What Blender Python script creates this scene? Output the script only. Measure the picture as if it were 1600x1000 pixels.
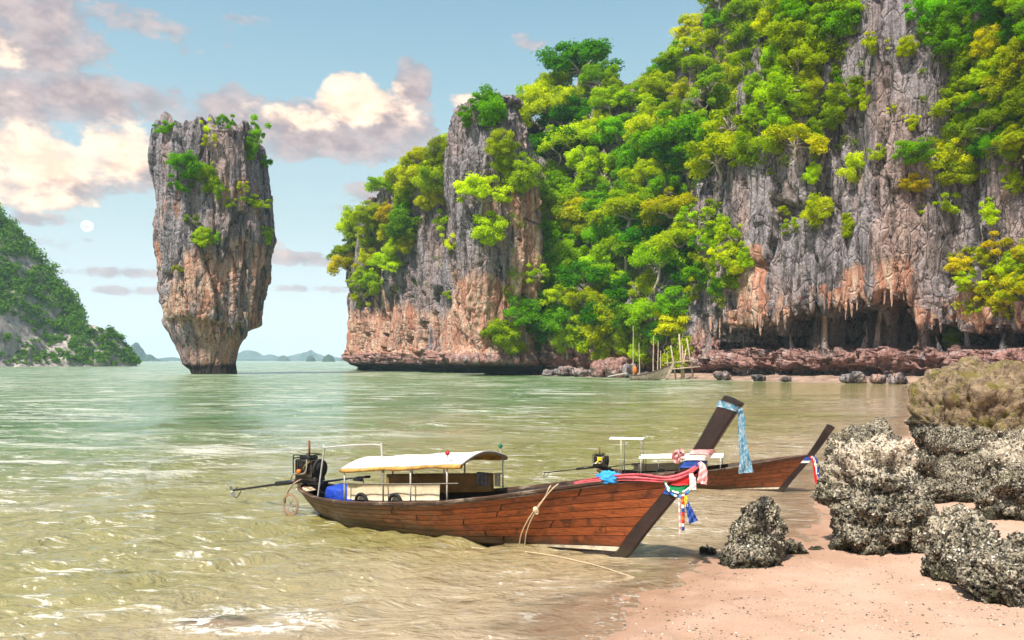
import bpy, math, random
import numpy as np
from mathutils import Vector, Matrix

for o in list(bpy.data.objects):
    bpy.data.objects.remove(o, do_unlink=True)
scene = bpy.context.scene
C = scene.collection
R = math.radians

# ------------------------------------------------------------------ camera
F = 1256.0          # focal length in pixels of the 1600 px wide photograph
HZ = 563.0          # horizon row of the photograph
CAM_H = 3.2
cd = bpy.data.cameras.new('camera')
cd.sensor_width = 36.0
cd.lens = 36.0 * F / 1600.0
cd.shift_y = (HZ - 500.0) / 1600.0
cd.clip_start = 0.1
cd.clip_end = 60000.0
cam = bpy.data.objects.new('camera', cd)
C.objects.link(cam)
cam.location = (0, 0, CAM_H)
cam.rotation_euler = (R(90), 0, 0)
scene.camera = cam

# ------------------------------------------------------------------ sun, exposure
SUN_EL, SUN_AZ = 56.0, -38.0       # azimuth of the sun seen from above; 0 = behind the camera, negative = camera left
sd = bpy.data.lights.new('sun', 'SUN')
sd.energy = 5.0
sd.angle = R(2.5)
sd.color = (1.0, 0.93, 0.82)
sun = bpy.data.objects.new('sun', sd)
C.objects.link(sun)
_se, _sa = R(SUN_EL), R(SUN_AZ)
SUN_DIR = Vector((math.sin(_sa) * math.cos(_se), -math.cos(_sa) * math.cos(_se), math.sin(_se)))   # towards the sun
sun.rotation_euler = (-SUN_DIR).to_track_quat('-Z', 'Y').to_euler()
sun.location = (-30, -40, 60)
vs = scene.view_settings
vs.view_transform = 'Standard'
vs.look = 'None'
vs.exposure = 0.66
vs.gamma = 1.0
vs.use_curve_mapping = False
scene.render.engine = 'CYCLES'
cy = scene.cycles
cy.max_bounces = 5
cy.diffuse_bounces = 2
cy.glossy_bounces = 2
cy.transparent_max_bounces = 8
cy.transmission_bounces = 3
cy.volume_bounces = 1
cy.use_denoising = True
cy.use_adaptive_sampling = True
cy.adaptive_threshold = 0.03
cy.caustics_reflective = False
cy.caustics_refractive = False
cy.sample_clamp_indirect = 4.0


# ------------------------------------------------------------------ node helpers
class NT:
    """small wrapper to write node trees in few lines"""
    def __init__(s, tree):
        s.t = tree
        s.t.nodes.clear()

    def n(s, kind, inputs=None, **props):
        nd = s.t.nodes.new(kind)
        for k, v in props.items():
            setattr(nd, k, v)
        for k, v in (inputs or {}).items():
            sock = nd.inputs[k]
            if isinstance(v, bpy.types.NodeSocket):
                s.t.links.new(v, sock)
            elif isinstance(v, bpy.types.Node):
                s.t.links.new(v.outputs[0], sock)
            else:
                sock.default_value = v
        return nd

    def math(s, op, a, b=0.0, c=None, clamp=False):
        nd = s.n('ShaderNodeMath', operation=op, use_clamp=clamp)
        for i, v in enumerate((a, b) if c is None else (a, b, c)):
            if isinstance(v, bpy.types.NodeSocket):
                s.t.links.new(v, nd.inputs[i])
            else:
                nd.inputs[i].default_value = v
        return nd.outputs[0]

    def ramp(s, fac, lo, hi, a=0.0, b=1.0, smooth=True):
        nd = s.n('ShaderNodeMapRange', {'Value': fac, 'From Min': lo, 'From Max': hi, 'To Min': a, 'To Max': b})
        nd.interpolation_type = 'SMOOTHSTEP' if smooth else 'LINEAR'
        return nd.outputs[0]

    def mix(s, fac, a, b, mode='MIX'):
        nd = s.n('ShaderNodeMix', data_type='RGBA', blend_type=mode)
        for sock, v in ((nd.inputs['Factor'], fac), (nd.inputs[6], a), (nd.inputs[7], b)):
            if isinstance(v, bpy.types.NodeSocket):
                s.t.links.new(v, sock)
            elif isinstance(v, (tuple, list)):
                sock.default_value = (*v[:3], 1.0)
            else:
                sock.default_value = v
        return nd.outputs[2]

    def noise(s, vec, scale, detail=4.0, rough=0.55, dist=0.0, out=0):
        nd = s.n('ShaderNodeTexNoise', {'Vector': vec, 'Scale': scale, 'Detail': detail, 'Roughness': rough, 'Distortion': dist})
        return nd.outputs[out]

    def scaled(s, vec, sc, off=(0, 0, 0), rot=(0, 0, 0)):
        return s.n('ShaderNodeMapping', {'Vector': vec, 'Scale': sc, 'Location': off, 'Rotation': rot}).outputs[0]

    def link(s, a, b):
        s.t.links.new(a, b)


def new_mat(name):
    m = bpy.data.materials.new(name)
    m.use_nodes = True
    return m, NT(m.node_tree)


def finish(nt, bsdf, disp=None):
    out = nt.n('ShaderNodeOutputMaterial')
    nt.link(bsdf, out.inputs['Surface'])


def plain(name, col, rough=0.6, metal=0.0, var=0.25, scale=6.0, bump=0.15, spec=0.4, streak=(1, 1, 1), dirt=None, dirt_amt=0.5):
    """a worn paint / wood / cloth material: colour broken up by noise, fine relief"""
    m, nt = new_mat(name)
    tc = nt.n('ShaderNodeTexCoord').outputs['Object']
    v = nt.scaled(tc, streak)
    n1 = nt.noise(v, scale, 6, 0.65)
    n2 = nt.noise(v, scale * 5.3, 4, 0.6)
    f = nt.math('ADD', nt.math('MULTIPLY', n1, 0.65), nt.math('MULTIPLY', n2, 0.35))
    lo = tuple(c * (1 - var * 1.4) for c in col)
    hi = tuple(min(1, c * (1 + var)) for c in col)
    c = nt.mix(nt.ramp(f, 0.3, 0.7), lo, hi)
    if dirt:
        c = nt.mix(nt.ramp(nt.noise(tc, scale * 0.7, 5, 0.7), 0.5, 0.72, 0, dirt_amt), c, dirt)
    b = nt.n('ShaderNodeBump', {'Strength': bump, 'Distance': 0.02, 'Height': f})
    p = nt.n('ShaderNodeBsdfPrincipled', {'Base Color': c, 'Roughness': nt.ramp(n2, 0.2, 0.8, rough * 0.85, min(1, rough * 1.15)), 'Metallic': metal, 'Specular IOR Level': spec, 'Normal': b.outputs[0]})
    finish(nt, p.outputs[0])
    return m


# ------------------------------------------------------------------ world: sky with clouds
world = bpy.data.worlds.new('World')
scene.world = world
world.use_nodes = True
world.cycles.sampling_method = 'MANUAL'
world.cycles.sample_map_resolution = 256
w = NT(world.node_tree)
sky = w.n('ShaderNodeTexSky', sky_type='NISHITA', sun_disc=False)
sky.sun_elevation = R(SUN_EL)
sky.sun_rotation = math.atan2(SUN_DIR.x, SUN_DIR.y)
sky.air_density = 1.0
sky.dust_density = 1.6
sky.ozone_density = 1.0
SKY_STRENGTH = 0.1
gen = w.n('ShaderNodeTexCoord').outputs['Generated']
sep = w.n('ShaderNodeSeparateXYZ', {'Vector': gen})
az = w.math('ARCTAN2', sep.outputs[0], sep.outputs[1])
el = w.math('ARCSINE', sep.outputs[2])


def sky_at(px, py):
    dx, dz = (px - 800.0) / F, (HZ - py) / F
    return math.atan2(dx, 1.0), math.asin(dz / math.sqrt(1 + dx * dx + dz * dz))


# cloud banks of the photograph: centre, half width, half height (pixels), weight
cv = w.n('ShaderNodeCombineXYZ', {'X': az, 'Y': el, 'Z': 0.0}).outputs[0]


def banks(rows):
    best = None
    for px, py, wpx, hpx, wt in rows:
        a0, e0 = sky_at(px, py)
        sx, sy = F / (wpx * 1.18), F / (hpx * 1.18)
        q = w.n('ShaderNodeVectorMath', {0: cv, 1: (sx, sy, 0), 2: (-a0 * sx, -e0 * sy, 0)}, operation='MULTIPLY_ADD').outputs[0]
        r2 = w.n('ShaderNodeVectorMath', {0: q, 1: q}, operation='DOT_PRODUCT').outputs['Value']
        g = w.math('MULTIPLY_ADD', r2, -wt * 0.55, wt)
        best = g if best is None else w.math('MAXIMUM', best, g)
    return w.math('MAXIMUM', best, 0.0)


bank = banks([
    (30, 30, 130, 52, 0.50), (170, 38, 110, 32, 0.42), (30, 165, 36, 32, 0.40), (75, 85, 40, 26, 0.36), (345, 55, 32, 20, 0.34),
    (150, 160, 66, 34, 0.50), (265, 165, 80, 28, 0.44), (350, 172, 66, 34, 0.52),
    (80, 262, 95, 44, 0.52), (195, 250, 66, 44, 0.56), (10, 285, 60, 34, 0.42), (75, 318, 60, 12, 0.3),
    (450, 205, 66, 40, 0.58), (560, 165, 50, 40, 0.60), (640, 130, 26, 40, 0.56), (600, 190, 78, 36, 0.58), (540, 225, 110, 24, 0.46),
    (735, 160, 36, 12, 0.40), (575, 305, 56, 18, 0.36), (420, 235, 90, 16, 0.42), (230, 175, 150, 14, 0.40), (380, 32, 60, 12, 0.30), (700, 70, 60, 14, 0.26), (840, 70, 50, 14, 0.26), (530, 325, 36, 9, 0.32),
    (150, 425, 80, 9, 0.36), (200, 453, 60, 7, 0.33), (480, 405, 80, 10, 0.32), (490, 452, 80, 7, 0.30), (60, 380, 54, 13, 0.36), (135, 376, 26, 6, 0.36), (40, 340, 70, 12, 0.33)])
cn = w.scaled(cv, (1, 1.5, 1))
n_big = w.noise(cn, 8.0, 6, 0.58, 0.25)
n_fine = w.noise(cn, 30.0, 3, 0.6)
noise_c = w.math('MULTIPLY_ADD', n_big, 0.78, w.math('MULTIPLY', n_fine, 0.22))
# beyond the view the same kind of cloud goes on, scattered by the noise alone
inside = w.math('MULTIPLY', w.ramp(w.math('ABSOLUTE', az), 0.62, 0.85, 1, 0), w.ramp(el, 0.45, 0.65, 1, 0))
scatter = w.math('MULTIPLY', w.ramp(noise_c, 0.45, 0.62, 0, 0.42), w.math('SUBTRACT', 1.0, inside))
dens = w.math('ADD', w.math('MULTIPLY_ADD', noise_c, 1.7, w.math('ADD', bank, scatter)), -1.06)
mask = w.ramp(dens, 0.0, 0.12)
# cream where the sun reaches the cloud, mauve grey in its body and below
cream = banks([(555, 148, 60, 34, 0.62), (450, 180, 60, 18, 0.44), (85, 245, 90, 32, 0.62), (195, 235, 56, 34, 0.60), (15, 285, 50, 34, 0.45),
               (735, 158, 36, 14, 0.5), (620, 180, 40, 16, 0.3), (75, 318, 60, 16, 0.4), (0, 85, 26, 18, 0.4)])
lit = w.math('MULTIPLY', w.math('SUBTRACT', w.math('MULTIPLY_ADD', n_fine, 0.6, w.math('MULTIPLY', n_big, 0.4)), 0.5), 1.3)
lit_f = w.ramp(w.math('ADD', w.math('ADD', lit, cream), w.math('MULTIPLY', w.math('SUBTRACT', 1.0, inside), 0.25)), 0.14, 0.50)
grey_c = w.mix(w.ramp(n_fine, 0.3, 0.7), (0.30, 0.255, 0.27), (0.48, 0.395, 0.39))
cream_c = w.mix(w.ramp(n_fine, 0.35, 0.7), (0.82, 0.57, 0.43), (0.97, 0.79, 0.58))
cloud_c = w.mix(lit_f, grey_c, cream_c)
# clear sky: Nishita, with the tropical moisture veil that pales it towards the horizon
skyc = w.n('ShaderNodeVectorMath', {0: sky.outputs[0], 'Scale': SKY_STRENGTH}, operation='SCALE').outputs[0]
vr = w.n('ShaderNodeValToRGB', {'Fac': w.math('MULTIPLY', el, 2.0)})
ve = vr.color_ramp.elements
ve[0].position, ve[0].color = 0.0, (0.66, 0.74, 0.80, 1)
ve[1].position, ve[1].color = 1.0, (0.11, 0.25, 0.42, 1)
for ps, cc in ((0.18, (0.54, 0.63, 0.66, 1)), (0.34, (0.42, 0.54, 0.56, 1)), (0.50, (0.35, 0.48, 0.53, 1)), (0.66, (0.27, 0.42, 0.49, 1)), (0.86, (0.20, 0.34, 0.44, 1))):
    e_ = ve.new(ps)
    e_.color = cc
skyv = w.mix(0.88, skyc, vr.outputs[0])
col = w.mix(w.math('MULTIPLY', mask, w.ramp(dens, 0.0, 0.35, 0.55, 0.97)), skyv, cloud_c)
bg = w.n('ShaderNodeBackground', {'Color': col, 'Strength': 1.0})
wo = w.n('ShaderNodeOutputWorld')
w.link(bg.outputs[0], wo.inputs['Surface'])

# ------------------------------------------------------------------ scene helpers
def at(px, py, Y):
    """point seen at pixel (px, py) of the photograph when it stands Y metres away"""
    return Vector(((px - 800.0) / F * Y, Y, CAM_H - (py - HZ) / F * Y))


def on_water(px, py):
    return at(px, py, CAM_H * F / (py - HZ))


def tag(o, label=None, cat=None, group=None, kind=None):
    if label: o['label'] = label
    if cat: o['category'] = cat
    if group: o['group'] = group
    if kind: o['kind'] = kind
    return o


def empty(name, loc=(0, 0, 0), rotz=0.0, scale=1.0):
    o = bpy.data.objects.new(name, None)
    o.empty_display_size = 0.2
    C.objects.link(o)
    o.location = loc
    o.rotation_euler = (0, 0, rotz)
    o.scale = (scale, scale, scale)
    return o


def link_mesh(name, me, mat=None, parent=None, smooth=False):
    o = bpy.data.objects.new(name, me)
    C.objects.link(o)
    if mat and not me.materials: me.materials.append(mat)
    if parent: o.parent = parent
    return o


def mesh_np(name, V, faces, smooth=True):
    """V (n,3) array, faces (m,k) int array"""
    me = bpy.data.meshes.new(name)
    V = np.ascontiguousarray(V, dtype=np.float32)
    faces = np.ascontiguousarray(faces, dtype=np.int32)
    m, k = faces.shape
    me.vertices.add(len(V))
    me.vertices.foreach_set('co', V.ravel())
    me.loops.add(m * k)
    me.loops.foreach_set('vertex_index', faces.ravel())
    me.polygons.add(m)
    me.polygons.foreach_set('loop_start', np.arange(0, m * k, k, dtype=np.int32))
    me.polygons.foreach_set('loop_total', np.full(m, k, dtype=np.int32))
    me.polygons.foreach_set('use_smooth', np.full(m, smooth, dtype=bool))
    me.update(calc_edges=True)
    return me


def vattr(me, name, arr):
    a = me.attributes.new(name, 'FLOAT', 'POINT')
    a.data.foreach_set('value', np.ascontiguousarray(arr, dtype=np.float32).ravel())


def fattr(me, name, arr):
    a = me.attributes.new(name, 'FLOAT', 'FACE')
    a.data.foreach_set('value', np.ascontiguousarray(arr, dtype=np.float32).ravel())


def grid_faces(nu, nv, wrap=False):
    """vertices indexed [v * nu + u]"""
    u = np.arange(nu if wrap else nu - 1)
    v = np.arange(nv - 1)
    U, V = np.meshgrid(u, v)
    U2 = (U + 1) % nu
    return np.stack([V * nu + U, V * nu + U2, (V + 1) * nu + U2, (V + 1) * nu + U], -1).reshape(-1, 4)


# ------------------------------------------------------------------ numpy noise
_rs = np.random.RandomState(7)
_perm = _rs.permutation(256)
_perm = np.concatenate([_perm, _perm, _perm])
_grad = _rs.normal(size=(256, 3))
_grad /= np.linalg.norm(_grad, axis=1)[:, None]
_gx, _gy, _gz = (np.ascontiguousarray(_grad[:, k], dtype=np.float32) for k in range(3))
_jit = (0.12 + 0.76 * _rs.rand(3, 256)).astype(np.float32)
_perm = _perm.astype(np.int32)


def gnoise(P, seed=0):
    P = np.asarray(P, dtype=np.float32) + np.float32(seed * 17.31)
    fl = np.floor(P)
    i = fl.astype(np.int32) & 255
    f = (P - fl).T
    i = i.T
    u = f * f * f * (f * (f * 6 - 15) + 10)
    out = np.zeros(P.shape[0], dtype=np.float32)
    for dx in (0, 1):
        wx = u[0] if dx else 1 - u[0]
        hx = _perm[i[0] + dx]
        for dy in (0, 1):
            wxy = wx * (u[1] if dy else 1 - u[1])
            hy = _perm[hx + i[1] + dy]
            for dz in (0, 1):
                h = _perm[hy + i[2] + dz]
                out += wxy * (u[2] if dz else 1 - u[2]) * ((f[0] - dx) * _gx[h] + (f[1] - dy) * _gy[h] + (f[2] - dz) * _gz[h])
    return out * 1.6


def fbm(P, octaves=4, seed=0, gain=0.5):
    P = np.asarray(P, dtype=np.float64)
    a, s, out = 1.0, 1.0, 0.0
    for k in range(octaves):
        out = out + a * gnoise(P * s, seed + k * 3)
        a *= gain
        s *= 2.03
    return out


def ridged(P, octaves=3, seed=0, gain=0.5):
    a, s, out = 1.0, 1.0, 0.0
    for k in range(octaves):
        out = out + a * (1 - 2 * np.abs(gnoise(P * s, seed + k * 3)))
        a *= gain
        s *= 2.1
    return out


def worley(P, seed=0):
    """F1, F2 and a random value of the nearest cell (the eight closest cells are searched)"""
    P = np.asarray(P, dtype=np.float32) + np.float32(seed * 9.73)
    fl = np.floor(P - 0.5)
    f = (P - fl).T
    i = fl.astype(np.int32).T & 255
    f1 = np.full(P.shape[0], 9.0, dtype=np.float32)
    f2 = f1.copy()
    rid = np.zeros(P.shape[0], dtype=np.int32)
    for dx in (0, 1):
        hx = _perm[i[0] + dx]
        for dy in (0, 1):
            hy = _perm[hx + i[1] + dy]
            for dz in (0, 1):
                h = _perm[hy + i[2] + dz]
                d = (dx + _jit[0][h] - f[0]) ** 2 + (dy + _jit[1][h] - f[1]) ** 2 + (dz + _jit[2][h] - f[2]) ** 2
                near = d < f1
                f2 = np.where(near, f1, np.minimum(f2, d))
                rid = np.where(near, h, rid)
                f1 = np.where(near, d, f1)
    return np.sqrt(f1), np.sqrt(f2), rid / 255.0


def sstep(x, a, b):
    t = np.clip((x - a) / (b - a), 0, 1)
    return t * t * (3 - 2 * t)

# ------------------------------------------------------------------ limestone
def rock_material(name, bump_scale=1.0, grey=(0.27, 0.235, 0.245), tide=None):
    m, nt = new_mat(name)
    pos = nt.n('ShaderNodeNewGeometry').outputs['Position']
    st = nt.n('ShaderNodeAttribute', attribute_name='stain').outputs['Fac']
    pk = nt.n('ShaderNodeAttribute', attribute_name='pink').outputs['Fac']
    streak = nt.scaled(pos, (1, 1, 0.10))
    n_pat = nt.noise(pos, 0.16 * bump_scale, 5, 0.6)
    n_str = nt.noise(streak, 0.9 * bump_scale, 6, 0.68, 0.6)
    n_st2 = nt.noise(nt.scaled(streak, (1, 1, 1), (31, 7, 3)), 0.33 * bump_scale, 5, 0.6, 0.8)
    n_fin = nt.noise(pos, 2.6 * bump_scale, 6, 0.7)
    g = nt.mix(nt.ramp(n_fin, 0.25, 0.75), tuple(c * 0.55 for c in grey), tuple(c * 1.5 for c in grey))
    g = nt.mix(nt.ramp(n_str, 0.48, 0.62, 0, 0.88), g, tuple(c * 0.20 for c in grey))
    g = nt.mix(nt.ramp(n_st2, 0.57, 0.72, 0, 0.55), g, (0.44, 0.385, 0.38))
    g = nt.mix(nt.ramp(nt.noise(nt.scaled(pos, (1, 1, 0.3), (9, 4, 2)), 0.10 * bump_scale, 5, 0.62), 0.46, 0.62, 0, 0.75), g, nt.mix(1.0, g, (1.25, 0.98, 0.80), 'MULTIPLY'))
    g = nt.mix(nt.ramp(nt.noise(nt.scaled(pos, (1, 1, 0.07), (3, 14, 5)), 0.28 * bump_scale, 5, 0.66, 0.6), 0.53, 0.64, 0, 0.72), g, tuple(c * 0.24 for c in grey))
    # iron and flowstone staining
    c_st = nt.mix(nt.ramp(n_str, 0.36, 0.60), (0.64, 0.47, 0.35), (0.46, 0.20, 0.125))
    c_st = nt.mix(nt.ramp(n_fin, 0.45, 0.75), c_st, (0.27, 0.16, 0.14))
    f_st = nt.math('MULTIPLY', nt.ramp(nt.math('ADD', st, nt.math('MULTIPLY', nt.math('SUBTRACT', n_st2, 0.5), 1.7)), 0.34, 0.66), 0.93)
    c = nt.mix(f_st, g, c_st)
    c_pk = nt.mix(nt.ramp(n_fin, 0.3, 0.7), (0.17, 0.080, 0.070), (0.46, 0.27, 0.235))
    c_pk = nt.mix(nt.ramp(n_pat, 0.45, 0.62, 0, 0.5), c_pk, (0.22, 0.14, 0.115))
    c_pk = nt.mix(nt.ramp(nt.noise(nt.scaled(pos, (1, 1, 1), (7, 3, 9)), 0.55 * bump_scale, 5, 0.7), 0.52, 0.66, 0, 0.8), c_pk, (0.46, 0.38, 0.37))
    f_pk = nt.ramp(nt.math('ADD', pk, nt.math('MULTIPLY', nt.math('SUBTRACT', n_fin, 0.5), 0.9)), 0.3, 0.6)
    c = nt.mix(f_pk, c, c_pk)
    # joints: thin dark seams where water runs
    jv = nt.n('ShaderNodeTexVoronoi', {'Vector': nt.scaled(nt.n('ShaderNodeVectorMath', {0: pos, 1: nt.n('ShaderNodeVectorMath', {0: nt.noise(pos, 0.5 * bump_scale, 4, 0.6, 0, 1), 'Scale': 2.2}, operation='SCALE').outputs[0]}, operation='ADD').outputs[0], (1, 1, 0.30), (2, 5, 1)), 'Scale': 0.30 * bump_scale}, feature='DISTANCE_TO_EDGE').outputs['Distance']
    c = nt.mix(nt.math('MULTIPLY', nt.ramp(jv, 0.004, 0.035, 0.85, 0), nt.ramp(n_pat, 0.40, 0.55)), c, (0.035, 0.030, 0.032))
    # dark weathered pockets, lichen
    c = nt.mix(nt.ramp(nt.noise(pos, 1.1 * bump_scale, 5, 0.75), 0.56, 0.66, 0, 0.75), c, (0.055, 0.047, 0.05))
    if tide:
        sp = nt.n('ShaderNodeSeparateXYZ', {'Vector': pos}).outputs[2]
        zz = nt.math('ADD', sp, nt.math('MULTIPLY', n_fin, tide * 0.5))
        c = nt.mix(nt.ramp(zz, tide * 0.95, tide * 1.35, 0.96, 0), c, (0.016, 0.013, 0.013))
    vo = nt.n('ShaderNodeTexVoronoi', {'Vector': nt.scaled(pos, (1, 1, 0.45)), 'Scale': 0.62 * bump_scale}, feature='DISTANCE_TO_EDGE').outputs['Distance']
    crack = nt.ramp(vo, 0.0, 0.07)
    h = nt.math('ADD', nt.math('MULTIPLY', n_fin, 0.55), nt.math('ADD', nt.math('MULTIPLY', n_str, 0.5), nt.math('MULTIPLY', crack, 0.38)))
    b = nt.n('ShaderNodeBump', {'Strength': 0.85, 'Distance': 0.7 / bump_scale, 'Height': h})
    p = nt.n('ShaderNodeBsdfPrincipled', {'Base Color': c, 'Roughness': 0.92, 'Specular IOR Level': 0.2, 'Normal': b.outputs[0]})
    finish(nt, p.outputs[0])
    return m


M_cliff = rock_material('limestone')
M_tower = rock_material('limestone_tidal', tide=2.6, grey=(0.25, 0.22, 0.235))


def rock_relief(P, k=1.0, seed=0, block=1.0, flute=1.0, swell=2.4):
    """metres of outward relief for points P; k scales the feature size"""
    Q = P / k
    wob = gnoise(Q / 3.0, seed + 40)
    Qw = Q + np.stack([wob, -wob, 1.5 * gnoise(Q / 4.0, seed + 42)], 1) * 0.7
    d = swell * fbm(Q * np.array([1, 1, .5]) / 17.0, 3, seed)
    f1, f2, rid = worley(Qw * np.array([1, 1, .20]) / 6.0, seed + 11)                      # great slabs between joints
    d += block * (2.9 * (rid - .5) - 1.3 * np.exp(-(f2 - f1) / 0.035))
    f1, f2, rid = worley(Qw * np.array([1, 1, .20]) / 2.3, seed + 12)                      # splintered blocks
    rough = sstep(gnoise(Q / 7.0, seed + 44), -0.35, 0.35)
    d += block * (0.35 + 0.65 * rough) * (0.85 * (rid - .5) - 0.40 * np.exp(-(f2 - f1) / 0.035))
    d += flute * 0.85 * ridged(Q * np.array([1, 1, .14]) / 3.6, 2, seed + 5)               # solution flutes
    d += flute * 0.26 * ridged(Q * np.array([1, 1, .12]) / 0.95, 2, seed + 6)
    d += (0.12 + 0.16 * rough) * fbm(Q * np.array([1, 1, .7]) / 0.8, 2, seed + 7)
    return d * k


def smooth_poly(pts, n, smooth=9):
    pts = np.array(pts, float)
    seg = np.r_[0, np.cumsum(np.hypot(*np.diff(pts[:, :2], axis=0).T))]
    s = np.linspace(0, seg[-1], n)
    out = np.stack([np.interp(s, seg, pts[:, i]) for i in range(pts.shape[1])], 1)
    if smooth > 1:
        k = np.ones(smooth) / smooth
        for i in range(pts.shape[1]):
            pad = np.r_[np.full(smooth, out[0, i]), out[:, i], np.full(smooth, out[-1, i])]
            out[:, i] = np.convolve(pad, k, 'same')[smooth:-smooth]
    return out, s


def cliff_wall(name, plan, zs, nu, back, mat, lean=0.0, profile=None, stain=None, k=1.0, seed=0, flute=1.0, block=1.0, top_rows=40, amp=1.0, smooth=9, retreat=None):
    """a standing rock wall. plan rows: (px of the photograph, distance, crest height); zs in 0..1 rows of the wall face."""
    pl = [((p - 800.0) / F * Y, Y, H, p) for p, Y, H in plan]
    L, s = smooth_poly(pl, nu, smooth)
    T = np.gradient(L[:, :2], axis=0)
    T /= np.linalg.norm(T, axis=1)[:, None]
    N = np.stack([T[:, 1], -T[:, 0]], 1)
    nw = len(zs)
    rows = []
    jag = 2.2 * fbm(np.stack([L[:, 0] / 5, L[:, 1] / 5, np.zeros(nu)], 1), 4, seed + 60)
    Hs = L[:, 2] + jag
    zmin = -1.5
    for t in zs:
        z = zmin + t * (Hs - zmin) if profile is None else np.where(t < 0.5, zmin + t * 2 * (14.0 - zmin), 14.0 + (t * 2 - 1) * (Hs - 14.0))
        off = -lean * np.clip(z, 0, None)
        if profile is not None:
            off = off + profile(L[:, 3], z, s)
        r = np.stack([L[:, 0] + N[:, 0] * off, L[:, 1] + N[:, 1] * off, z], 1)
        if retreat is not None:
            r[:, :2] += np.outer(retreat[2] * np.clip(z - retreat[3], 0, None), retreat[:2])
        rows.append(r)
    last = rows[-1]
    for j in range(1, top_rows + 1):
        q = j / top_rows
        r = last.copy()
        r[:, 0] -= N[:, 0] * back * q ** 1.5
        r[:, 1] -= N[:, 1] * back * q ** 1.5
        r[:, 2] += 1.5 * math.sin(q * 2.2) - 4 * q * q
        rows.append(r)
    P = np.concatenate(rows)
    nrow = len(rows)
    d = amp * rock_relief(P, k, seed, block, flute)
    d -= d.mean()
    if profile is not None:          # broken ledges near the water
        f1, f2, rid = worley(P / 1.5, seed + 90)
        d += sstep(7.0 - P[:, 2], 0, 2) * (1.5 * (rid - .5) - 0.8 * np.exp(-(f2 - f1) / .07) + 1.0 * fbm(P / 2.2, 3, seed + 91))
    Nn = np.tile(N, (nrow, 1))
    up = np.repeat(np.r_[np.zeros(nw), np.linspace(0.2, 1, top_rows)], nu)
    V = P.copy()
    V[:, 0] += Nn[:, 0] * d * (1 - 0.7 * up)
    V[:, 1] += Nn[:, 1] * d * (1 - 0.7 * up)
    V[:, 2] += d * (0.12 + up * 0.8)
    me = mesh_np(name, V, grid_faces(nu, nrow))
    pxs = np.tile(L[:, 3], nrow)
    ss = np.tile(s, nrow)
    a, b = stain(pxs, P[:, 2], ss, V) if stain else (np.zeros(len(P)), np.zeros(len(P)))
    vattr(me, 'stain', a)
    vattr(me, 'pink', b)
    o = link_mesh(name, me, mat)
    tag(o, kind='structure')
    return o


def rock_tower(name, sil, Y0,  depth_ratio, nu, nv, mat, stain=None, k=1.0, seed=0, crown=3.0, extra=None, cap=36, flute=1.0, block=1.0, amp=1.0, slim=0.95, calm_below=0.0, swell=1.6):
    """a free standing rock: sil rows are (py, left px, right px) of its outline, Y0 its distance"""
    sil = np.array(sil, float)[::-1]
    zz = CAM_H - (sil[:, 0] - HZ) / F * Y0
    xl, xr = (sil[:, 1] - 800) / F * Y0, (sil[:, 2] - 800) / F * Y0
    z = np.linspace(zz[0] - 1.0, zz[-1], nv)
    a, b = np.interp(z, zz, xl), np.interp(z, zz, xr)
    th = np.linspace(0, 2 * np.pi, nu, endpoint=False)
    rows = []
    for i in range(nv + cap):
        if i < nv:
            q, zi, ai, bi = 1.0, z[i], a[i], b[i]
        else:
            t = (i - nv + 1) / cap
            q, zi, ai, bi = 1 - t, z[-1], a[-1], b[-1]
        cx, rx = (ai + bi) / 2, (bi - ai) / 2 * slim
        ca, sa = np.cos(th), np.sin(th)
        p = 2.6
        rr = 1.0 / (np.abs(ca) ** p + np.abs(sa) ** p) ** (1 / p)
        x = cx + rx * q * rr * ca
        y = Y0 + rx * depth_ratio * q * rr * sa
        rows.append(np.stack([x, y, np.full(nu, zi)], 1))
    P = np.concatenate(rows)
    N = np.tile(np.stack([np.cos(th), np.sin(th)], 1), (nv + cap, 1))
    tcap = np.repeat(np.r_[np.zeros(nv), np.linspace(0, 1, cap)], nu)
    d = amp * rock_relief(P, k, seed, block, flute, swell)
    d -= d.mean()
    if calm_below:
        d *= 0.40 + 0.60 * sstep(P[:, 2], calm_below * 0.5, calm_below)
    near_top = sstep(P[:, 2], z[-1] - 5, z[-1])
    V = P.copy()
    fade = 1 - tcap
    V[:, 0] += N[:, 0] * d * fade
    V[:, 1] += N[:, 1] * d * fade
    wk = worley(P[:, [0, 1, 1]] * np.array([1, 1, 0]) / 3.2, seed + 71)
    jag = 0.9 * (wk[2] - 0.35) * sstep(wk[1] - wk[0], 0.0, 0.25) + 0.8 * fbm(P[:, [0, 1, 1]] * np.array([1, 1, 0]) / 7.0, 3, seed + 77) + 0.25 * fbm(P[:, [0, 1, 1]] * np.array([1, 1, 0]) / 1.2, 2, seed + 78)
    V[:, 2] += near_top * (jag * crown - crown * 0.35) + d * 0.1
    if extra is not None:
        V = extra(V, P, N)
    me = mesh_np(name, V, grid_faces(nu, nv + cap, True))
    sa_, pk_ = stain(P, V) if stain else (np.zeros(len(P)), np.zeros(len(P)))
    vattr(me, 'stain', sa_)
    vattr(me, 'pink', pk_)
    o = link_mesh(name, me, mat)
    return tag(o, kind='structure')


# --- the leaning stack that stands alone in the bay
SIL_STACK = [(204, 246, 404), (212, 241, 408), (225, 236, 411), (250, 233, 412), (280, 237, 415), (300, 240, 417), (330, 241, 419), (355, 241, 422), (375, 242, 423),
             (400, 243, 416), (430, 244, 414), (450, 246, 413), (470, 250, 412), (490, 256, 411), (499, 259, 409), (503, 260, 388), (515, 264, 384), (530, 270, 378),
             (545, 278, 373), (560, 283, 370), (570, 287, 367), (576, 293, 369), (584, 296, 371), (590, 297, 371)]
Y_STACK = 191.0


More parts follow.
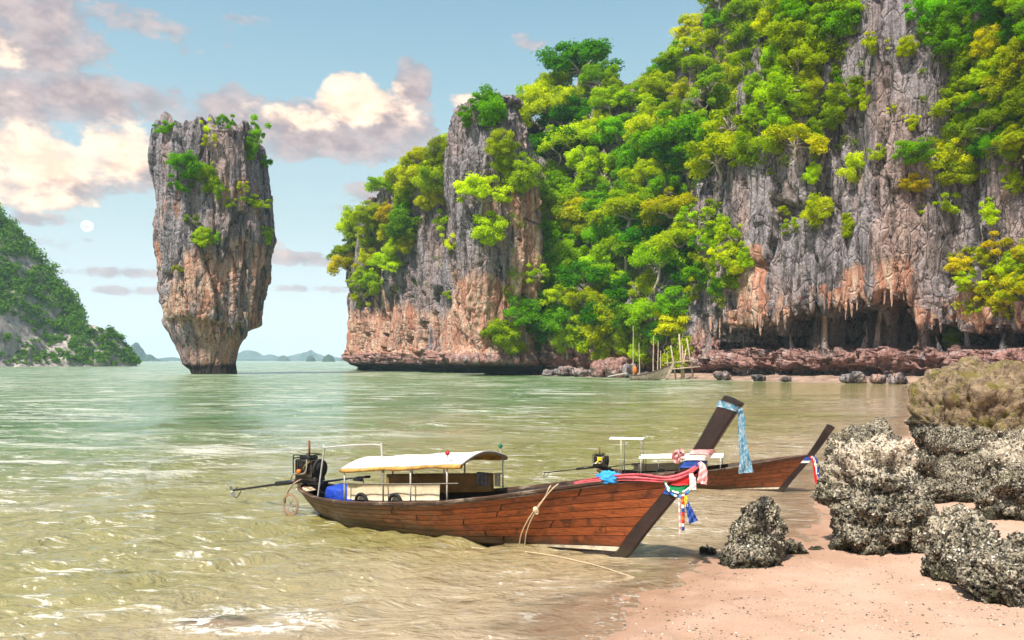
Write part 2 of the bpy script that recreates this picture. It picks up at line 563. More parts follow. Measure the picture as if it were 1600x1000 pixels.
def stack_stain(P, V):
    zr = P[:, 2] / 60.0
    n = fbm(P / 12.0, 3, 21)
    side = sstep(P[:, 0] - (-73.0), -14, 8)
    st = 0.12 + 0.36 * sstep(0.66 - zr, 0.0, 0.30) * (0.55 + 0.45 * side) + 0.32 * n * (zr < 0.75)
    return np.clip(st, 0, 1), np.clip(0.45 * sstep(0.24 - zr, 0, 0.12), 0, 1)


def stack_fringe(V, P, N):
    # hanging curtain of stone under the overhang on the right
    z = P[:, 2]
    ang = np.arctan2(N[:, 1], N[:, 0])
    hang = np.exp(-((z - 11.5) / 2.5) ** 2)
    drip = np.clip(gnoise(np.stack([ang * 9, ang * 0, ang * 0 + 3], 1), 4) + 0.15, 0, 1)
    hang = hang * sstep(np.cos(ang + 0.35), 0.15, 0.75)
    V[:, 2] -= hang * drip * 5.0
    V[:, 0] += N[:, 0] * hang * drip * 0.6
    V[:, 1] += N[:, 1] * hang * drip * 0.6
    return V


stack = rock_tower('sea_stack', SIL_STACK, Y_STACK, 0.82, 300, 360, M_tower, stack_stain, 1.0, 3, 3.6, stack_fringe, amp=0.85, slim=0.905, calm_below=14.0, swell=0.5)

# --- the pillar that ends the headland
SIL_PILLAR = [(172, 716, 818), (178, 709, 822), (188, 703, 826), (210, 700, 832), (250, 694, 842), (300, 691, 846), (350, 692, 850), (400, 695, 852), (440, 699, 852),
              (480, 706, 850), (515, 712, 846), (540, 717, 842), (555, 713, 846), (568, 716, 852), (576, 735, 850), (580, 742, 846), (588, 742, 850), (592, 742, 850)]
Y_PILLAR = 176.0


def pillar_stain(P, V):
    z = P[:, 2]
    px = 800 + F * P[:, 0] / np.maximum(P[:, 1], 1)
    n = fbm(P / 9.0, 3, 31)
    st = 0.10 + 0.62 * sstep(26 - z, 0, 10) + 0.75 * np.exp(-((px - 822) / 20.0) ** 2) * sstep(z, 6, 12) * sstep(46 - z, 0, 8) + 0.3 * n
    return np.clip(st * (z < 50) + 0.05, 0, 1), np.clip(0.7 * sstep(6.5 - z, 0, 3), 0, 1)


def foot_notch(V, P, N):
    # wave cut notch at the water line
    z = P[:, 2]
    cut = 3.4 * np.exp(-((z - 0.2) / 1.0) ** 2) - 1.2 * np.exp(-((z - 3.2) / 1.5) ** 2)
    V[:, 0] -= N[:, 0] * cut
    V[:, 1] -= N[:, 1] * cut
    return V


pillar = rock_tower('rock_pillar', SIL_PILLAR, Y_PILLAR, 0.9, 270, 320, M_tower, pillar_stain, 1.0, 9, 2.4, foot_notch, amp=0.95)

# --- the headland left of the pillar
def head_stain(px, z, s, V):
    n = fbm(V / 8.0, 3, 41)
    st = 0.30 * sstep(34 - z, 0, 12) + 0.55 * sstep(22 - z, 0, 8) + 0.32 * n - 0.3 * np.exp(-((px - 668) / 26) ** 2)
    return np.clip(st, 0, 1), np.clip(0.75 * sstep(7 - z, 0, 3) + 0.2 * n, 0, 1)


def notch_profile(px, z, s):
    j = gnoise(np.stack([s / 3.0, s * 0, s * 0], 1), 51)
    return -3.5 * np.exp(-((z - 0.3) / (1.3 + 0.5 * j)) ** 2) + 1.2 * np.exp(-((z - 4.0 - j) / 1.6) ** 2)


headland = cliff_wall('headland', [(575, 330, 40), (552, 275, 40), (549, 252, 43), (575, 236, 49), (610, 228, 54), (650, 218, 57), (690, 205, 60), (730, 196, 64), (800, 192, 66)],
                      np.linspace(0, 1, 270), 300, 60, M_tower, 0.02, notch_profile, head_stain, 1.0, 14, top_rows=30)

# --- wooded gully between the pillar and the great wall
def gully_stain(px, z, s, V):
    n = fbm(V / 8.0, 3, 43)
    return np.clip(0.45 * sstep(14 - z, 0, 8) + 0.3 * n, 0, 1), np.clip(0.95 * sstep(8.5 - z, 0, 3) + 0.2 * n, 0, 1)


def gully_profile(px, z, s):
    j = gnoise(np.stack([s / 3.0, s * 0, s * 0], 1), 53)
    return -2.6 * np.exp(-((z - 0.6) / (1.2 + 0.4 * j)) ** 2)


gully = cliff_wall('wooded_slope', [(800, 190, 66), (835, 176, 70), (870, 170, 74), (920, 164, 74), (970, 158, 70), (1030, 151, 66), (1085, 144, 62), (1130, 140, 60)],
                   np.linspace(0, 1, 170), 260, 50, M_cliff, 0.0, gully_profile, gully_stain, 1.0, 17, top_rows=20, amp=1.15, retreat=(0.15, 1.0, 0.60, 8.0))

# --- the higher crag behind
crag = cliff_wall('upper_crag', [(985, 235, 64), (990, 205, 67), (1015, 190, 70), (1050, 182, 76), (1075, 178, 82), (1120, 172, 90), (1200, 168, 94), (1330, 170, 94)],
                  np.linspace(0, 1, 190), 220, 50, M_cliff, 0.10, None, None, 1.0, 23, top_rows=20)

# --- the great wall on the right, with its sea cave
LIP = np.array([(1040, 7.5), (1075, 9.2), (1120, 9.4), (1180, 9.8), (1215, 9.6), (1250, 11.0), (1280, 13.0), (1300, 12.6), (1330, 11.4), (1345, 13.4), (1370, 11.8), (1400, 13.6), (1425, 13.0),
                (1440, 8.6), (1470, 9.8), (1500, 9.6), (1540, 8.2), (1580, 8.2), (1620, 8.6), (1700, 9), (1900, 9)], float)
COLS = [(1103, 8, 0.9), (1276, 9, 0.72), (1368, 5, 0.6), (1438, 10, 1.0), (1517, 4, 0.7), (1575, 5, 0.8), (1640, 9, 1.0), (1200, 5, 0.35), (1325, 5, 0.4)]


def lip_height(px, s):
    h = np.interp(px, LIP[:, 0], LIP[:, 1])
    q = np.stack([s, s * 0, s * 0], 1)
    drip = np.clip(ridged(q / 2.6, 2, 61) - 0.25, 0, 2) * 2.0 + np.clip(gnoise(q / 0.8, 66), 0, 1) * 2.4
    return h + 0.6 - drip


def wall_profile(px, z, s):
    h = lip_height(px, s)
    q = np.stack([s / 3.5, s * 0, s * 0], 1)
    deep = 12.5 + 4.0 * gnoise(q, 63)
    deep = deep + 6.0 * np.clip(gnoise(np.stack([s / 2.0, z / 2.0, s * 0], 1), 62) - 0.05, 0, 1)
    for c, wd, a in COLS:
        flare = 1 + 0.9 * ((z - 7.0) / 4.0) ** 2
        deep = deep * (1 - a * np.exp(-((px - c) / (wd * flare)) ** 2))
    led = 4.7 + 0.9 * gnoise(q * 1.7, 64) + 0.4 * gnoise(q * 5.0, 69)
    cave = sstep(z, led, led + 0.5) * (1 - sstep(z, h - 0.25, h + 0.1))
    foot = 2.4 + 0.8 * gnoise(q * 1.3, 65)
    low = sstep(z, 0.15, 0.5) * (1 - sstep(z, foot - 0.6, foot))
    ledge = np.exp(-((z - (led + foot) / 2) / 1.2) ** 2)
    lowdeep = 2.6 + 2.6 * gnoise(q * 0.8, 67)
    buttress = 2.5 * np.exp(-((px - 1230) / 70.0) ** 2) + 2.0 * np.exp(-((px - 1390) / 45.0) ** 2) - 4.5 * np.exp(-((px - 1495) / 26.0) ** 2) * sstep(z, 12, 18)
    deep = np.maximum(deep, 0.4)
    return -deep * cave - np.clip(lowdeep, .6, 5) * low + (0.5 + 1.5 * gnoise(q * 2.1, 68)) * ledge + buttress * sstep(z, 7, 12) - 1.0 * sstep(2.0 - z, 0, 2)


def wall_stain(px, z, s, V):
    h = np.interp(px, LIP[:, 0], LIP[:, 1])
    n = fbm(V / 7.0, 3, 71)
    above = z - h
    st = 0.72 * sstep(7.0 - above, 0, 6.5) * (0.45 + 1.0 * n) + 1.0 * sstep(px, 1146, 1156) * (1 - sstep(px, 1196, 1216)) * sstep(22.5 - z, 0, 2) * (z > 8) \
        + 0.5 * np.exp(-((px - 1345) / 34.0) ** 2) * sstep(19 - z, 0, 5) + 0.28 * n - 0.02
    st = st * sstep(above, -1.6, -0.4)
    pk = 1.0 * sstep(z, 1.2, 2.4) * (1 - sstep(z, 4.6, 6.0)) + 0.25 * sstep(7 - z, 0, 1)
    return np.clip(st, 0, 1), np.clip(pk, 0, 1)


great_wall = cliff_wall('cliff_face', [(1128, 178, 32), (1095, 152, 30), (1080, 144, 31), (1118, 138, 42), (1158, 131, 47), (1200, 128, 56), (1255, 124, 66), (1330, 119, 74), (1420, 113, 74), (1480, 110, 74),
                                       (1520, 106, 74), (1580, 101, 74), (1660, 95, 74), (1800, 84, 74), (1950, 72, 74)],
                        np.linspace(0, 1, 420), 480, 45, M_cliff, 0.0, wall_profile, wall_stain, 1.0, 33, top_rows=16, smooth=7, amp=0.85)

# --- green hill on the left, blue islands far off
def ridge_mass(name, sky_line, Y0, mat, depth=0.6, seed=0, rough=0.04, nu=160, nv=70, steep=0.75):
    """an island or hill: sky_line rows (px, py) of its crest at distance Y0; it slopes to the water towards the camera and away"""
    sl = np.array(sky_line, float)
    px = np.linspace(sl[0, 0], sl[-1, 0], nu)
    H = (HZ - np.interp(px, sl[:, 0], sl[:, 1])) / F * Y0 + CAM_H
    X = (px - 800) / F * Y0
    Hm = H.max()
    rows = []
    for j in range(nv):
        q = -1 + 2 * j / (nv - 1)
        z = H * (1 - np.abs(q) ** (1 / steep)) - 2.0
        y = Y0 + q * (H * depth + 1.5)
        P = np.stack([X, y, z], 1)
        rows.append(P)
    V = np.concatenate(rows)
    n = fbm(V / (Hm * 0.25), 5, seed)
    V[:, 2] += n * Hm * rough * np.clip(V[:, 2] / Hm + .1, 0, 1) * 2
    V[:, 1] += ridged(V / (Hm * 0.3), 3, seed + 3) * Hm * rough * 1.6
    me = mesh_np(name, V, grid_faces(nu, nv))
    o = link_mesh(name, me, mat)
    return tag(o, kind='structure')


M_isle, nt = new_mat('far_island')
pos = nt.n('ShaderNodeNewGeometry').outputs['Position']
f = nt.noise(pos, 0.02, 6, 0.6)
p = nt.n('ShaderNodeBsdfPrincipled', {'Base Color': nt.mix(nt.ramp(f, 0.35, 0.65), (0.03, 0.06, 0.03), (0.10, 0.10, 0.09)), 'Roughness': 1.0, 'Specular IOR Level': 0.0})
finish(nt, p.outputs[0])
ridge_mass('distant_island', [(190, 563), (198, 548), (206, 538), (212, 533), (219, 541), (226, 552), (236, 553), (243, 558), (250, 562), (262, 563)], 2300, M_isle, 1.2, 3)
ridge_mass('distant_island', [(365, 563), (372, 551), (385, 546), (400, 548), (412, 555), (424, 553), (436, 557), (448, 556), (465, 552), (478, 549), (486, 546), (496, 552), (510, 557), (560, 559), (640, 563)], 4300, M_isle, 0.8, 5)
ridge_mass('distant_island', [(432, 563), (436, 556), (444, 554), (450, 558), (454, 563)], 2700, M_isle, 0.8, 7, nu=60)
ridge_mass('distant_island', [(478, 563), (480, 556), (487, 554), (491, 558), (493, 563)], 2100, M_isle, 0.8, 8, nu=60)
ridge_mass('distant_island', [(503, 563), (506, 556), (513, 552), (520, 555), (524, 563)], 1800, M_isle, 0.8, 9, nu=60)
ridge_mass('distant_island', [(530, 563), (538, 556), (548, 551), (570, 549), (620, 556), (660, 563)], 2500, M_isle, 0.6, 10, nu=90)
ridge_mass('distant_island', [(225, 563), (250, 559), (270, 557), (285, 560), (340, 561), (380, 560.5), (460, 561), (545, 560.5), (600, 563)], 3600, M_isle, 0.8, 12)

M_hill, nt = new_mat('hill_rock')
pos = nt.n('ShaderNodeNewGeometry').outputs['Position']
f = nt.noise(nt.scaled(pos, (1, 1, 0.4)), 0.22, 6, 0.65)
c = nt.mix(nt.ramp(f, 0.35, 0.65), (0.16, 0.14, 0.14), (0.42, 0.36, 0.34))
p = nt.n('ShaderNodeBsdfPrincipled', {'Base Color': c, 'Roughness': 0.95, 'Specular IOR Level': 0.1,
         'Normal': nt.n('ShaderNodeBump', {'Strength': 0.8, 'Distance': 2.0, 'Height': f}).outputs[0]})
finish(nt, p.outputs[0])
HILL = [(-420, 250), (-260, 150), (-120, 220), (-60, 285), (0, 342), (18, 360), (40, 388), (60, 412), (70, 432), (85, 446), (97, 468), (112, 484), (130, 496), (150, 500), (165, 507), (180, 515), (190, 530), (200, 545), (208, 556), (211, 563)]
Y_HILL = 430.0
hill = ridge_mass('green_hill', HILL, Y_HILL, M_hill, 0.75, 15, 0.025, 220, 90, 0.9)

# ------------------------------------------------------------------ beach and sea
SHORE = np.array([(-1.6, -30), (-0.9, 2), (-0.3, 6.5), (0.95, 9.3), (1.8, 10.9), (2.9, 12.5), (4.3, 13.6), (5.3, 14.6), (6.5, 16.6), (7.8, 20.2), (10.5, 26), (17.3, 35), (24, 48), (35, 70), (47, 95), (60, 112)], float)


def shore_dist(X, Y):
    """signed distance to the water line, positive on the beach"""
    best = np.full(X.shape, 1e9)
    sign = np.ones(X.shape)
    for (x0, y0), (x1, y1) in zip(SHORE[:-1], SHORE[1:]):
        dx, dy = x1 - x0, y1 - y0
        t = np.clip(((X - x0) * dx + (Y - y0) * dy) / (dx * dx + dy * dy), 0, 1)
        d = np.hypot(X - x0 - t * dx, Y - y0 - t * dy)
        s = np.where((X - x0) * dy - (Y - y0) * dx > 0, 1.0, -1.0)
        nearer = d < best - 1e-9
        sign = np.where(nearer, s, sign)
        best = np.where(nearer, d, best)
    return best * sign


SPLASH = on_water(335, 968)


def ground_height(X, Y):
    X, Y = np.asarray(X, float), np.asarray(Y, float)
    d = shore_dist(X, Y)
    h = np.where(d > 0, 0.055 * d, 0.075 * d)
    h = np.minimum(h, 0.9 + 0.01 * d)
    h = np.maximum(h, -1.2)
    q = np.stack([X.ravel(), Y.ravel(), X.ravel() * 0], 1)
    h = h + (0.03 * fbm(q / 1.6, 3, 81) + 0.016 * fbm(q / 0.28, 3, 83)).reshape(h.shape)
    # small sand bar that just breaks the surface
    bx, by = (X - SPLASH.x) / 0.95, (Y - SPLASH.y) / 0.55
    h = h + np.exp(-(bx * bx + by * by)) * (-0.012 - h) * 0.98
    return h


M_sand, nt = new_mat('sand')
pos = nt.n('ShaderNodeNewGeometry').outputs['Position']
wet = nt.n('ShaderNodeAttribute', attribute_name='wet').outputs['Fac']
n1 = nt.noise(pos, 0.9, 4, 0.6)
n2 = nt.noise(pos, 38.0, 5, 0.75)
n3 = nt.noise(pos, 160.0, 2, 0.6)
c = nt.mix(nt.ramp(n1, 0.3, 0.7), (0.60, 0.385, 0.275), (0.70, 0.475, 0.355))
c = nt.mix(nt.ramp(n2, 0.40, 0.66, 0, 0.30), c, (0.36, 0.23, 0.16))
c = nt.mix(nt.ramp(n3, 0.62, 0.72, 0, 0.6), c, (0.20, 0.15, 0.12))
c = nt.mix(nt.ramp(nt.noise(pos, 75.0, 2, 0.5), 0.68, 0.74, 0, 0.7), c, (0.80, 0.72, 0.62))
c = nt.mix(nt.math('MULTIPLY', wet, 0.8), c, nt.mix(1.0, c, (0.76, 0.66, 0.59), 'MULTIPLY'))
hh = nt.math('ADD', nt.math('MULTIPLY', n2, 0.6), nt.math('MULTIPLY', n3, 0.4))
b = nt.n('ShaderNodeBump', {'Strength': 0.9, 'Distance': 0.04, 'Height': hh})
p = nt.n('ShaderNodeBsdfPrincipled', {'Base Color': c, 'Roughness': nt.ramp(wet, 0.2, 1, 0.95, 0.28), 'Specular IOR Level': 0.3, 'Normal': b.outputs[0]})
finish(nt, p.outputs[0])

# beach sheet: fine close by, coarse far off
gx = np.unique(np.r_[np.arange(-9, 10.5, 0.075), np.arange(10.5, 30, 0.4), np.arange(30, 130, 2.0)])
gy = np.unique(np.r_[np.arange(-30, 6, 0.8), np.arange(6, 20, 0.075), np.arange(20, 40, 0.3), np.arange(40, 124, 1.5)])
GX, GY = np.meshgrid(gx, gy)
GZ = ground_height(GX, GY)
me = mesh_np('beach', np.stack([GX.ravel(), GY.ravel(), GZ.ravel()], 1), grid_faces(len(gx), len(gy)))
vattr(me, 'wet', np.clip(1 - (GZ.ravel() - 0.01 + 0.03 * fbm(np.stack([GX.ravel() / 0.9, GY.ravel() / 0.9, GX.ravel() * 0], 1), 3, 87)) / 0.11, 0, 1) ** 1.2)
beach = tag(link_mesh('beach', me, M_sand), kind='structure')

# muddy foreshore under the far cliffs
M_mud = plain('foreshore_mud', (0.32, 0.22, 0.17), 0.8, 0, 0.45, 0.6, 0.6, 0.3)
fp = [(835, 172), (870, 163), (920, 155), (970, 149), (1030, 142), (1085, 136), (1150, 127), (1250, 119), (1330, 113), (1420, 107), (1480, 103), (1560, 96), (1660, 90)]
L, s_ = smooth_poly([((p - 800) / F * Y, Y) for p, Y in fp], 300)
T = np.gradient(L, axis=0); T /= np.linalg.norm(T, axis=1)[:, None]
N = np.stack([T[:, 1], -T[:, 0]], 1)
rows = []
for j, (off, z) in enumerate([(4.0, -0.5), (3.0, -0.35), (2.0, -0.2), (1.0, -0.05), (0, 0.05), (-1.5, 0.25), (-3, 0.5), (-5, 0.8), (-9, 1.0)]):
    jn = gnoise(np.stack([s_ / 4, s_ * 0 + j * .3, s_ * 0], 1), 91)
    rows.append(np.stack([L[:, 0] + N[:, 0] * (off + jn * 1.6), L[:, 1] + N[:, 1] * (off + jn * 1.6), np.full(300, z) + 0.12 * gnoise(np.stack([s_ / 1.1, s_ * 0 + j, s_ * 0], 1), 93)], 1))
tag(link_mesh('foreshore', mesh_np('foreshore', np.concatenate(rows), grid_faces(300, len(rows))), M_mud), kind='structure')

# the sea: fan of rings that widens with distance, real waves where they can be seen
ang = np.unique(np.r_[np.linspace(-1.35, -0.70, 40), np.linspace(-0.70, 0.70, 520), np.linspace(0.70, 1.35, 40)])
rad = [2.5]
while rad[-1] < 4800:
    r_ = rad[-1]
    rad.append(r_ + max(0.05, min(r_ * r_ / (CAM_H * F) * 1.3, r_ * 0.12)))
rad = np.array(rad)
A, RR = np.meshgrid(ang, rad)
WX, WY = RR * np.sin(A), RR * np.cos(A)
WZ = np.zeros_like(WX)
rng = np.random.RandomState(5)
space = np.gradient(rad)[:, None]
# gusts: patches of rougher and calmer water
qq = np.stack([WX.ravel() / 9.0, WY.ravel() / 14.0, WX.ravel() * 0], 1)
gust = (0.75 + 0.7 * fbm(qq, 3, 95)).reshape(WX.shape)
calm = np.clip(-shore_dist(WX, WY) / 4.0, 0.12, 1.0) * (1 - 0.7 * np.exp(-(((WX - SPLASH.x) / 1.1) ** 2 + ((WY - SPLASH.y) / 0.8) ** 2)))
for k in range(46):
    lam = 0.24 * (9.0 / 0.24) ** (k / 45.0) if k % 3 else 0.24 * (2.0 / 0.24) ** rng.rand()
    th = -1.2 + rng.normal() * 0.38
    amp_ = 0.0105 * min(lam, 2.0) ** 0.75 * (0.6 + 0.8 * rng.rand())
    kx, ky = 2 * np.pi / lam * math.cos(th), 2 * np.pi / lam * math.sin(th)
    ph = kx * WX + ky * WY + rng.rand() * 6.28 + 0.6 * np.sin(WX * 0.31 / lam ** .5 + k) + 0.6 * np.cos(WY * 0.27 / lam ** .5 + k * 2)
    fade = np.clip((lam / space - 3.0) / 3.0, 0, 1)
    sh = np.sin(ph)
    if lam > 2.2:
        fade = fade * (0.35 + 1.3 * sstep(RR, 17, 45))
    WZ += amp_ * fade * (0.75 * sh + 0.35 * (1 - np.abs(sh)) * 1.4 - 0.2) * (gust if lam < 5 else 1.0)
WZ *= np.clip(calm * 1.1, 0, 1)
ground_under = np.full(WX.shape, -1.2)
nearm = RR < 130
ground_under[nearm] = ground_height(WX[nearm], WY[nearm])
depth = WZ - ground_under
me = mesh_np('sea', np.stack([WX.ravel(), WY.ravel(), WZ.ravel()], 1), grid_faces(len(ang), len(rad)))
vattr(me, 'depth', depth)
vattr(me, 'off', np.clip(-shore_dist(WX, WY), 0, 200).ravel())
crest = WZ / 0.05
vattr(me, 'crest', np.clip(crest, -3, 5))

M_sea, nt = new_mat('sea_water')
pos = nt.n('ShaderNodeNewGeometry').outputs['Position']
dep = nt.n('ShaderNodeAttribute', attribute_name='depth').outputs['Fac']
off = nt.n('ShaderNodeAttribute', attribute_name='off').outputs['Fac']
cr = nt.n('ShaderNodeAttribute', attribute_name='crest').outputs['Fac']
nb = nt.noise(nt.scaled(pos, (0.5, 1, 1)), 0.12, 4, 0.6)
# turbid water body: sand stirred up inshore, green outside
offn = nt.math('ADD', off, nt.math('MULTIPLY', nt.math('SUBTRACT', nb, 0.5), 14.0))
body = nt.mix(nt.ramp(offn, 0.0, 8.0), (0.37, 0.275, 0.17), (0.235, 0.205, 0.066))
body = nt.mix(nt.ramp(offn, 8.0, 34.0), body, (0.080, 0.165, 0.038))
body = nt.mix(nt.ramp(offn, 60.0, 160.0), body, (0.125, 0.215, 0.09))
# finer ripples than the mesh carries
rv = nt.scaled(pos, (0.62, 1.25, 1), (0, 0, 0), (0, 0, 0.32))
r1 = nt.noise(rv, 3.4, 5, 0.62, 0.7)
r2 = nt.noise(rv, 0.55, 5, 0.62, 0.5)
r3 = nt.noise(nt.scaled(pos, (0.8, 1.0, 1), (0, 0, 0), (0, 0, -0.2)), 0.13, 6, 0.62, 0.6)
b1 = nt.n('ShaderNodeBump', {'Strength': 1.0, 'Distance': 0.11, 'Height': r1})
b2 = nt.n('ShaderNodeBump', {'Strength': 0.9, 'Distance': 0.40, 'Height': r2, 'Normal': b1.outputs[0]})
b2 = nt.n('ShaderNodeBump', {'Strength': nt.ramp(off, 6.0, 40.0, 0.15, 1.0), 'Distance': 2.6, 'Height': r3, 'Normal': b2.outputs[0]})
# thin broken foam on crests
fo = nt.math('ADD', nt.math('MULTIPLY', cr, 0.20), nt.math('MULTIPLY', nt.noise(rv, 7.5, 6, 0.72, 1.0), 0.9))
foam_glint = nt.math('MULTIPLY', nt.ramp(fo, 0.78, 0.90, 0, 0.8), nt.ramp(nt.noise(pos, 0.30, 3, 0.5), 0.46, 0.62))
# silvery sky glints painted into the water colour, crest parallel, at two sizes
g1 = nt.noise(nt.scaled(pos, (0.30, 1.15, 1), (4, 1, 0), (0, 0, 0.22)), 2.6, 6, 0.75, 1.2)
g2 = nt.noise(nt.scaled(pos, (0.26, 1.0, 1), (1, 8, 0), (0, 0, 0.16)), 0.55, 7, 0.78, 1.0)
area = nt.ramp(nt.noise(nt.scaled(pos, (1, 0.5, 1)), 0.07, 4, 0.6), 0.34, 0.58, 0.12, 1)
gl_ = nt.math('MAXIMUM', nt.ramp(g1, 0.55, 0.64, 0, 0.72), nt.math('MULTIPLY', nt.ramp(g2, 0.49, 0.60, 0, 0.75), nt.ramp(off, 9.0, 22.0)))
foam_glint = nt.math('MAXIMUM', foam_glint, nt.math('MULTIPLY', gl_, area))
edge = nt.math('MULTIPLY', nt.ramp(dep, 0.0, 0.03, 1, 0), nt.ramp(nt.noise(pos, 9.0, 5, 0.7), 0.45, 0.6, 0, 0.6))
foam_glint = nt.math('MAXIMUM', foam_glint, edge)
sp = nt.n('ShaderNodeVectorMath', {0: nt.scaled(pos, (0.62, 1.0, 1)), 1: ((SPLASH.x + 0.45) * 0.62, SPLASH.y + 0.05, 0)}, operation='DISTANCE').outputs['Value']
foam_glint = nt.math('MAXIMUM', foam_glint, nt.math('MULTIPLY', nt.ramp(nt.math('ABSOLUTE', nt.math('SUBTRACT', sp, 0.42)), 0.0, 0.34, 1, 0), nt.ramp(nt.noise(nt.scaled(pos, (0.5, 1, 1), (0, 0, 0), (0, 0, 0.5)), 5.0, 5, 0.75, 1.5), 0.47, 0.58)))
body = nt.mix(nt.math('MULTIPLY', foam_glint, 0.85), body, (0.86, 0.82, 0.74))
pr = nt.n('ShaderNodeBsdfPrincipled', {'Base Color': body, 'Roughness': nt.math('ADD', nt.ramp(off, 4.0, 70.0, 0.05, 0.22), nt.math('MULTIPLY', foam_glint, 0.4)), 'IOR': 2.0, 'Specular IOR Level': 0.5, 'Normal': b2.outputs[0]})
tr = nt.n('ShaderNodeBsdfTransparent', {'Color': (0.93, 0.93, 0.86, 1)})
gl = nt.n('ShaderNodeBsdfGlossy', {'Roughness': 0.07, 'Normal': b2.outputs[0]})
fr = nt.n('ShaderNodeFresnel', {'IOR': 1.34, 'Normal': b2.outputs[0]}).outputs[0]
back = nt.n('ShaderNodeNewGeometry').outputs['Backfacing']
fr = nt.math('MULTIPLY', fr, nt.math('SUBTRACT', 1.0, back))
thin = nt.n('ShaderNodeMixShader', {0: fr, 1: tr.outputs[0], 2: gl.outputs[0]})
clear = nt.math('MULTIPLY', nt.ramp(dep, 0.0, 0.10, 0.92, 0.0), nt.math('SUBTRACT', 1.0, foam_glint))
mx = nt.n('ShaderNodeMixShader', {0: clear, 1: pr.outputs[0], 2: thin.outputs[0]})
finish(nt, mx.outputs[0])
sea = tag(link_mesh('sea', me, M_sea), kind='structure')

# ------------------------------------------------------------------ humid air over the bay
me = bpy.data.meshes.new('haze')
bx0, bx1, by0, by1, bz0, bz1 = -5000, 5000, -60, 5000, -4.0, 125.0
me.from_pydata([(x, y, z) for x in (bx0, bx1) for y in (by0, by1) for z in (bz0, bz1)], [], [(0, 1, 3, 2), (4, 6, 7, 5), (0, 4, 5, 1), (2, 3, 7, 6), (0, 2, 6, 4), (1, 5, 7, 3)])
M_haze, nt = new_mat('humid_air')
out = nt.n('ShaderNodeOutputMaterial')
pv = nt.n('ShaderNodeVolumePrincipled', {'Color': (0.58, 0.82, 1.0, 1), 'Density': 0.00014, 'Anisotropy': -0.25})
nt.link(pv.outputs[0], out.inputs['Volume'])
haze = tag(link_mesh('haze', me, M_haze), kind='stuff')

# ------------------------------------------------------------------ foliage
def leaf_material(name, trans=0.45):
    m, nt = new_mat(name)
    oc = nt.n('ShaderNodeObjectInfo').outputs['Color']
    ti = nt.n('ShaderNodeAttribute', attribute_name='tint').outputs['Fac']
    c = nt.mix(nt.ramp(ti, 0.0, 0.5, smooth=False), nt.mix(1.0, oc, (0.50, 0.66, 0.55), 'MULTIPLY'), oc)
    c = nt.mix(nt.ramp(ti, 0.5, 1.0, smooth=False), c, nt.mix(1.0, oc, (1.35, 1.28, 0.9), 'MULTIPLY'))
    d = nt.n('ShaderNodeBsdfDiffuse', {'Color': c, 'Roughness': 0.5})
    t = nt.n('ShaderNodeBsdfTranslucent', {'Color': nt.mix(1.0, c, (1.15, 1.1, 0.5), 'MULTIPLY')})
    mx = nt.n('ShaderNodeMixShader', {0: trans, 1: d.outputs[0], 2: t.outputs[0]})
    finish(nt, mx.outputs[0])
    return m


M_leaf = leaf_material('leaves')
M_bark = plain('bark', (0.42, 0.36, 0.30), 0.9, 0, 0.4, 3.0, 0.4, 0.2, (1, 1, .2))


def leaf_cloud(centres, radii, per, rng, size=(0.045, 0.085), up=0.45, flat=0.8):
    """leaf shaped faces spread over clumps; returns verts, quads, tint"""
    n = len(centres)
    cnt = np.maximum(8, (per * (radii / radii.mean()) ** 1.6)).astype(int)
    idx = np.repeat(np.arange(n), cnt)
    m = len(idx)
    d = rng.normal(size=(m, 3))
    d[:, 2] = d[:, 2] * 0.8 + 0.30
    d /= np.linalg.norm(d, axis=1)[:, None]
    shell = 1.06 * rng.rand(m) ** 0.42 + 0.5 * (rng.rand(m) < 0.14) * rng.rand(m)
    pos = centres[idx] + d * (radii[idx] * shell)[:, None] * np.array([1, 1, flat])
    nrm = d * 0.75 + np.array([0, 0, up]) + rng.normal(size=(m, 3)) * 0.55
    nrm /= np.linalg.norm(nrm, axis=1)[:, None]
    t = np.cross(nrm, rng.normal(size=(m, 3)))
    t /= np.linalg.norm(t, axis=1)[:, None] + 1e-9
    b = np.cross(nrm, t)
    L = (size[0] + (size[1] - size[0]) * rng.rand(m))[:, None]
    W = L * (0.42 + 0.25 * rng.rand(m))[:, None]
    droop = nrm * L * 0.22
    q = np.stack([pos - t * L - droop, pos + b * W, pos + t * L - droop, pos - b * W], 1).reshape(-1, 3)
    fa = np.arange(m * 4).reshape(-1, 4)
    ct = rng.rand(n)
    tint = np.clip(0.5 + (ct[idx] - 0.5) * 0.75 + rng.normal(size=m) * 0.16, 0, 1)
    return q, fa, tint


def tube(path, radii, sides=6):
    """tapered tube through points; returns verts, quads"""
    P = np.array(path, float)
    T = np.gradient(P, axis=0)
    T /= np.linalg.norm(T, axis=1)[:, None] + 1e-12
    ref = np.array([0.0, 0, 1]) if abs(T[0, 2]) < 0.9 else np.array([1.0, 0, 0])
    rings = []
    u = np.cross(T[0], ref)
    for i in range(len(P)):
        u = u - T[i] * np.dot(u, T[i])
        u /= np.linalg.norm(u) + 1e-12
        v = np.cross(T[i], u)
        a = np.linspace(0, 2 * np.pi, sides, endpoint=False)
        rings.append(P[i] + radii[i] * (np.cos(a)[:, None] * u + np.sin(a)[:, None] * v))
    V = np.concatenate(rings)
    Fq = grid_faces(sides, len(P), True)
    return V, Fq


def merge(parts):
    vs_, fs_, n = [], [], 0
    for V, Fq in parts:
        vs_.append(V)
        fs_.append(np.asarray(Fq) + n)
        n += len(V)
    return np.concatenate(vs_), np.concatenate(fs_)


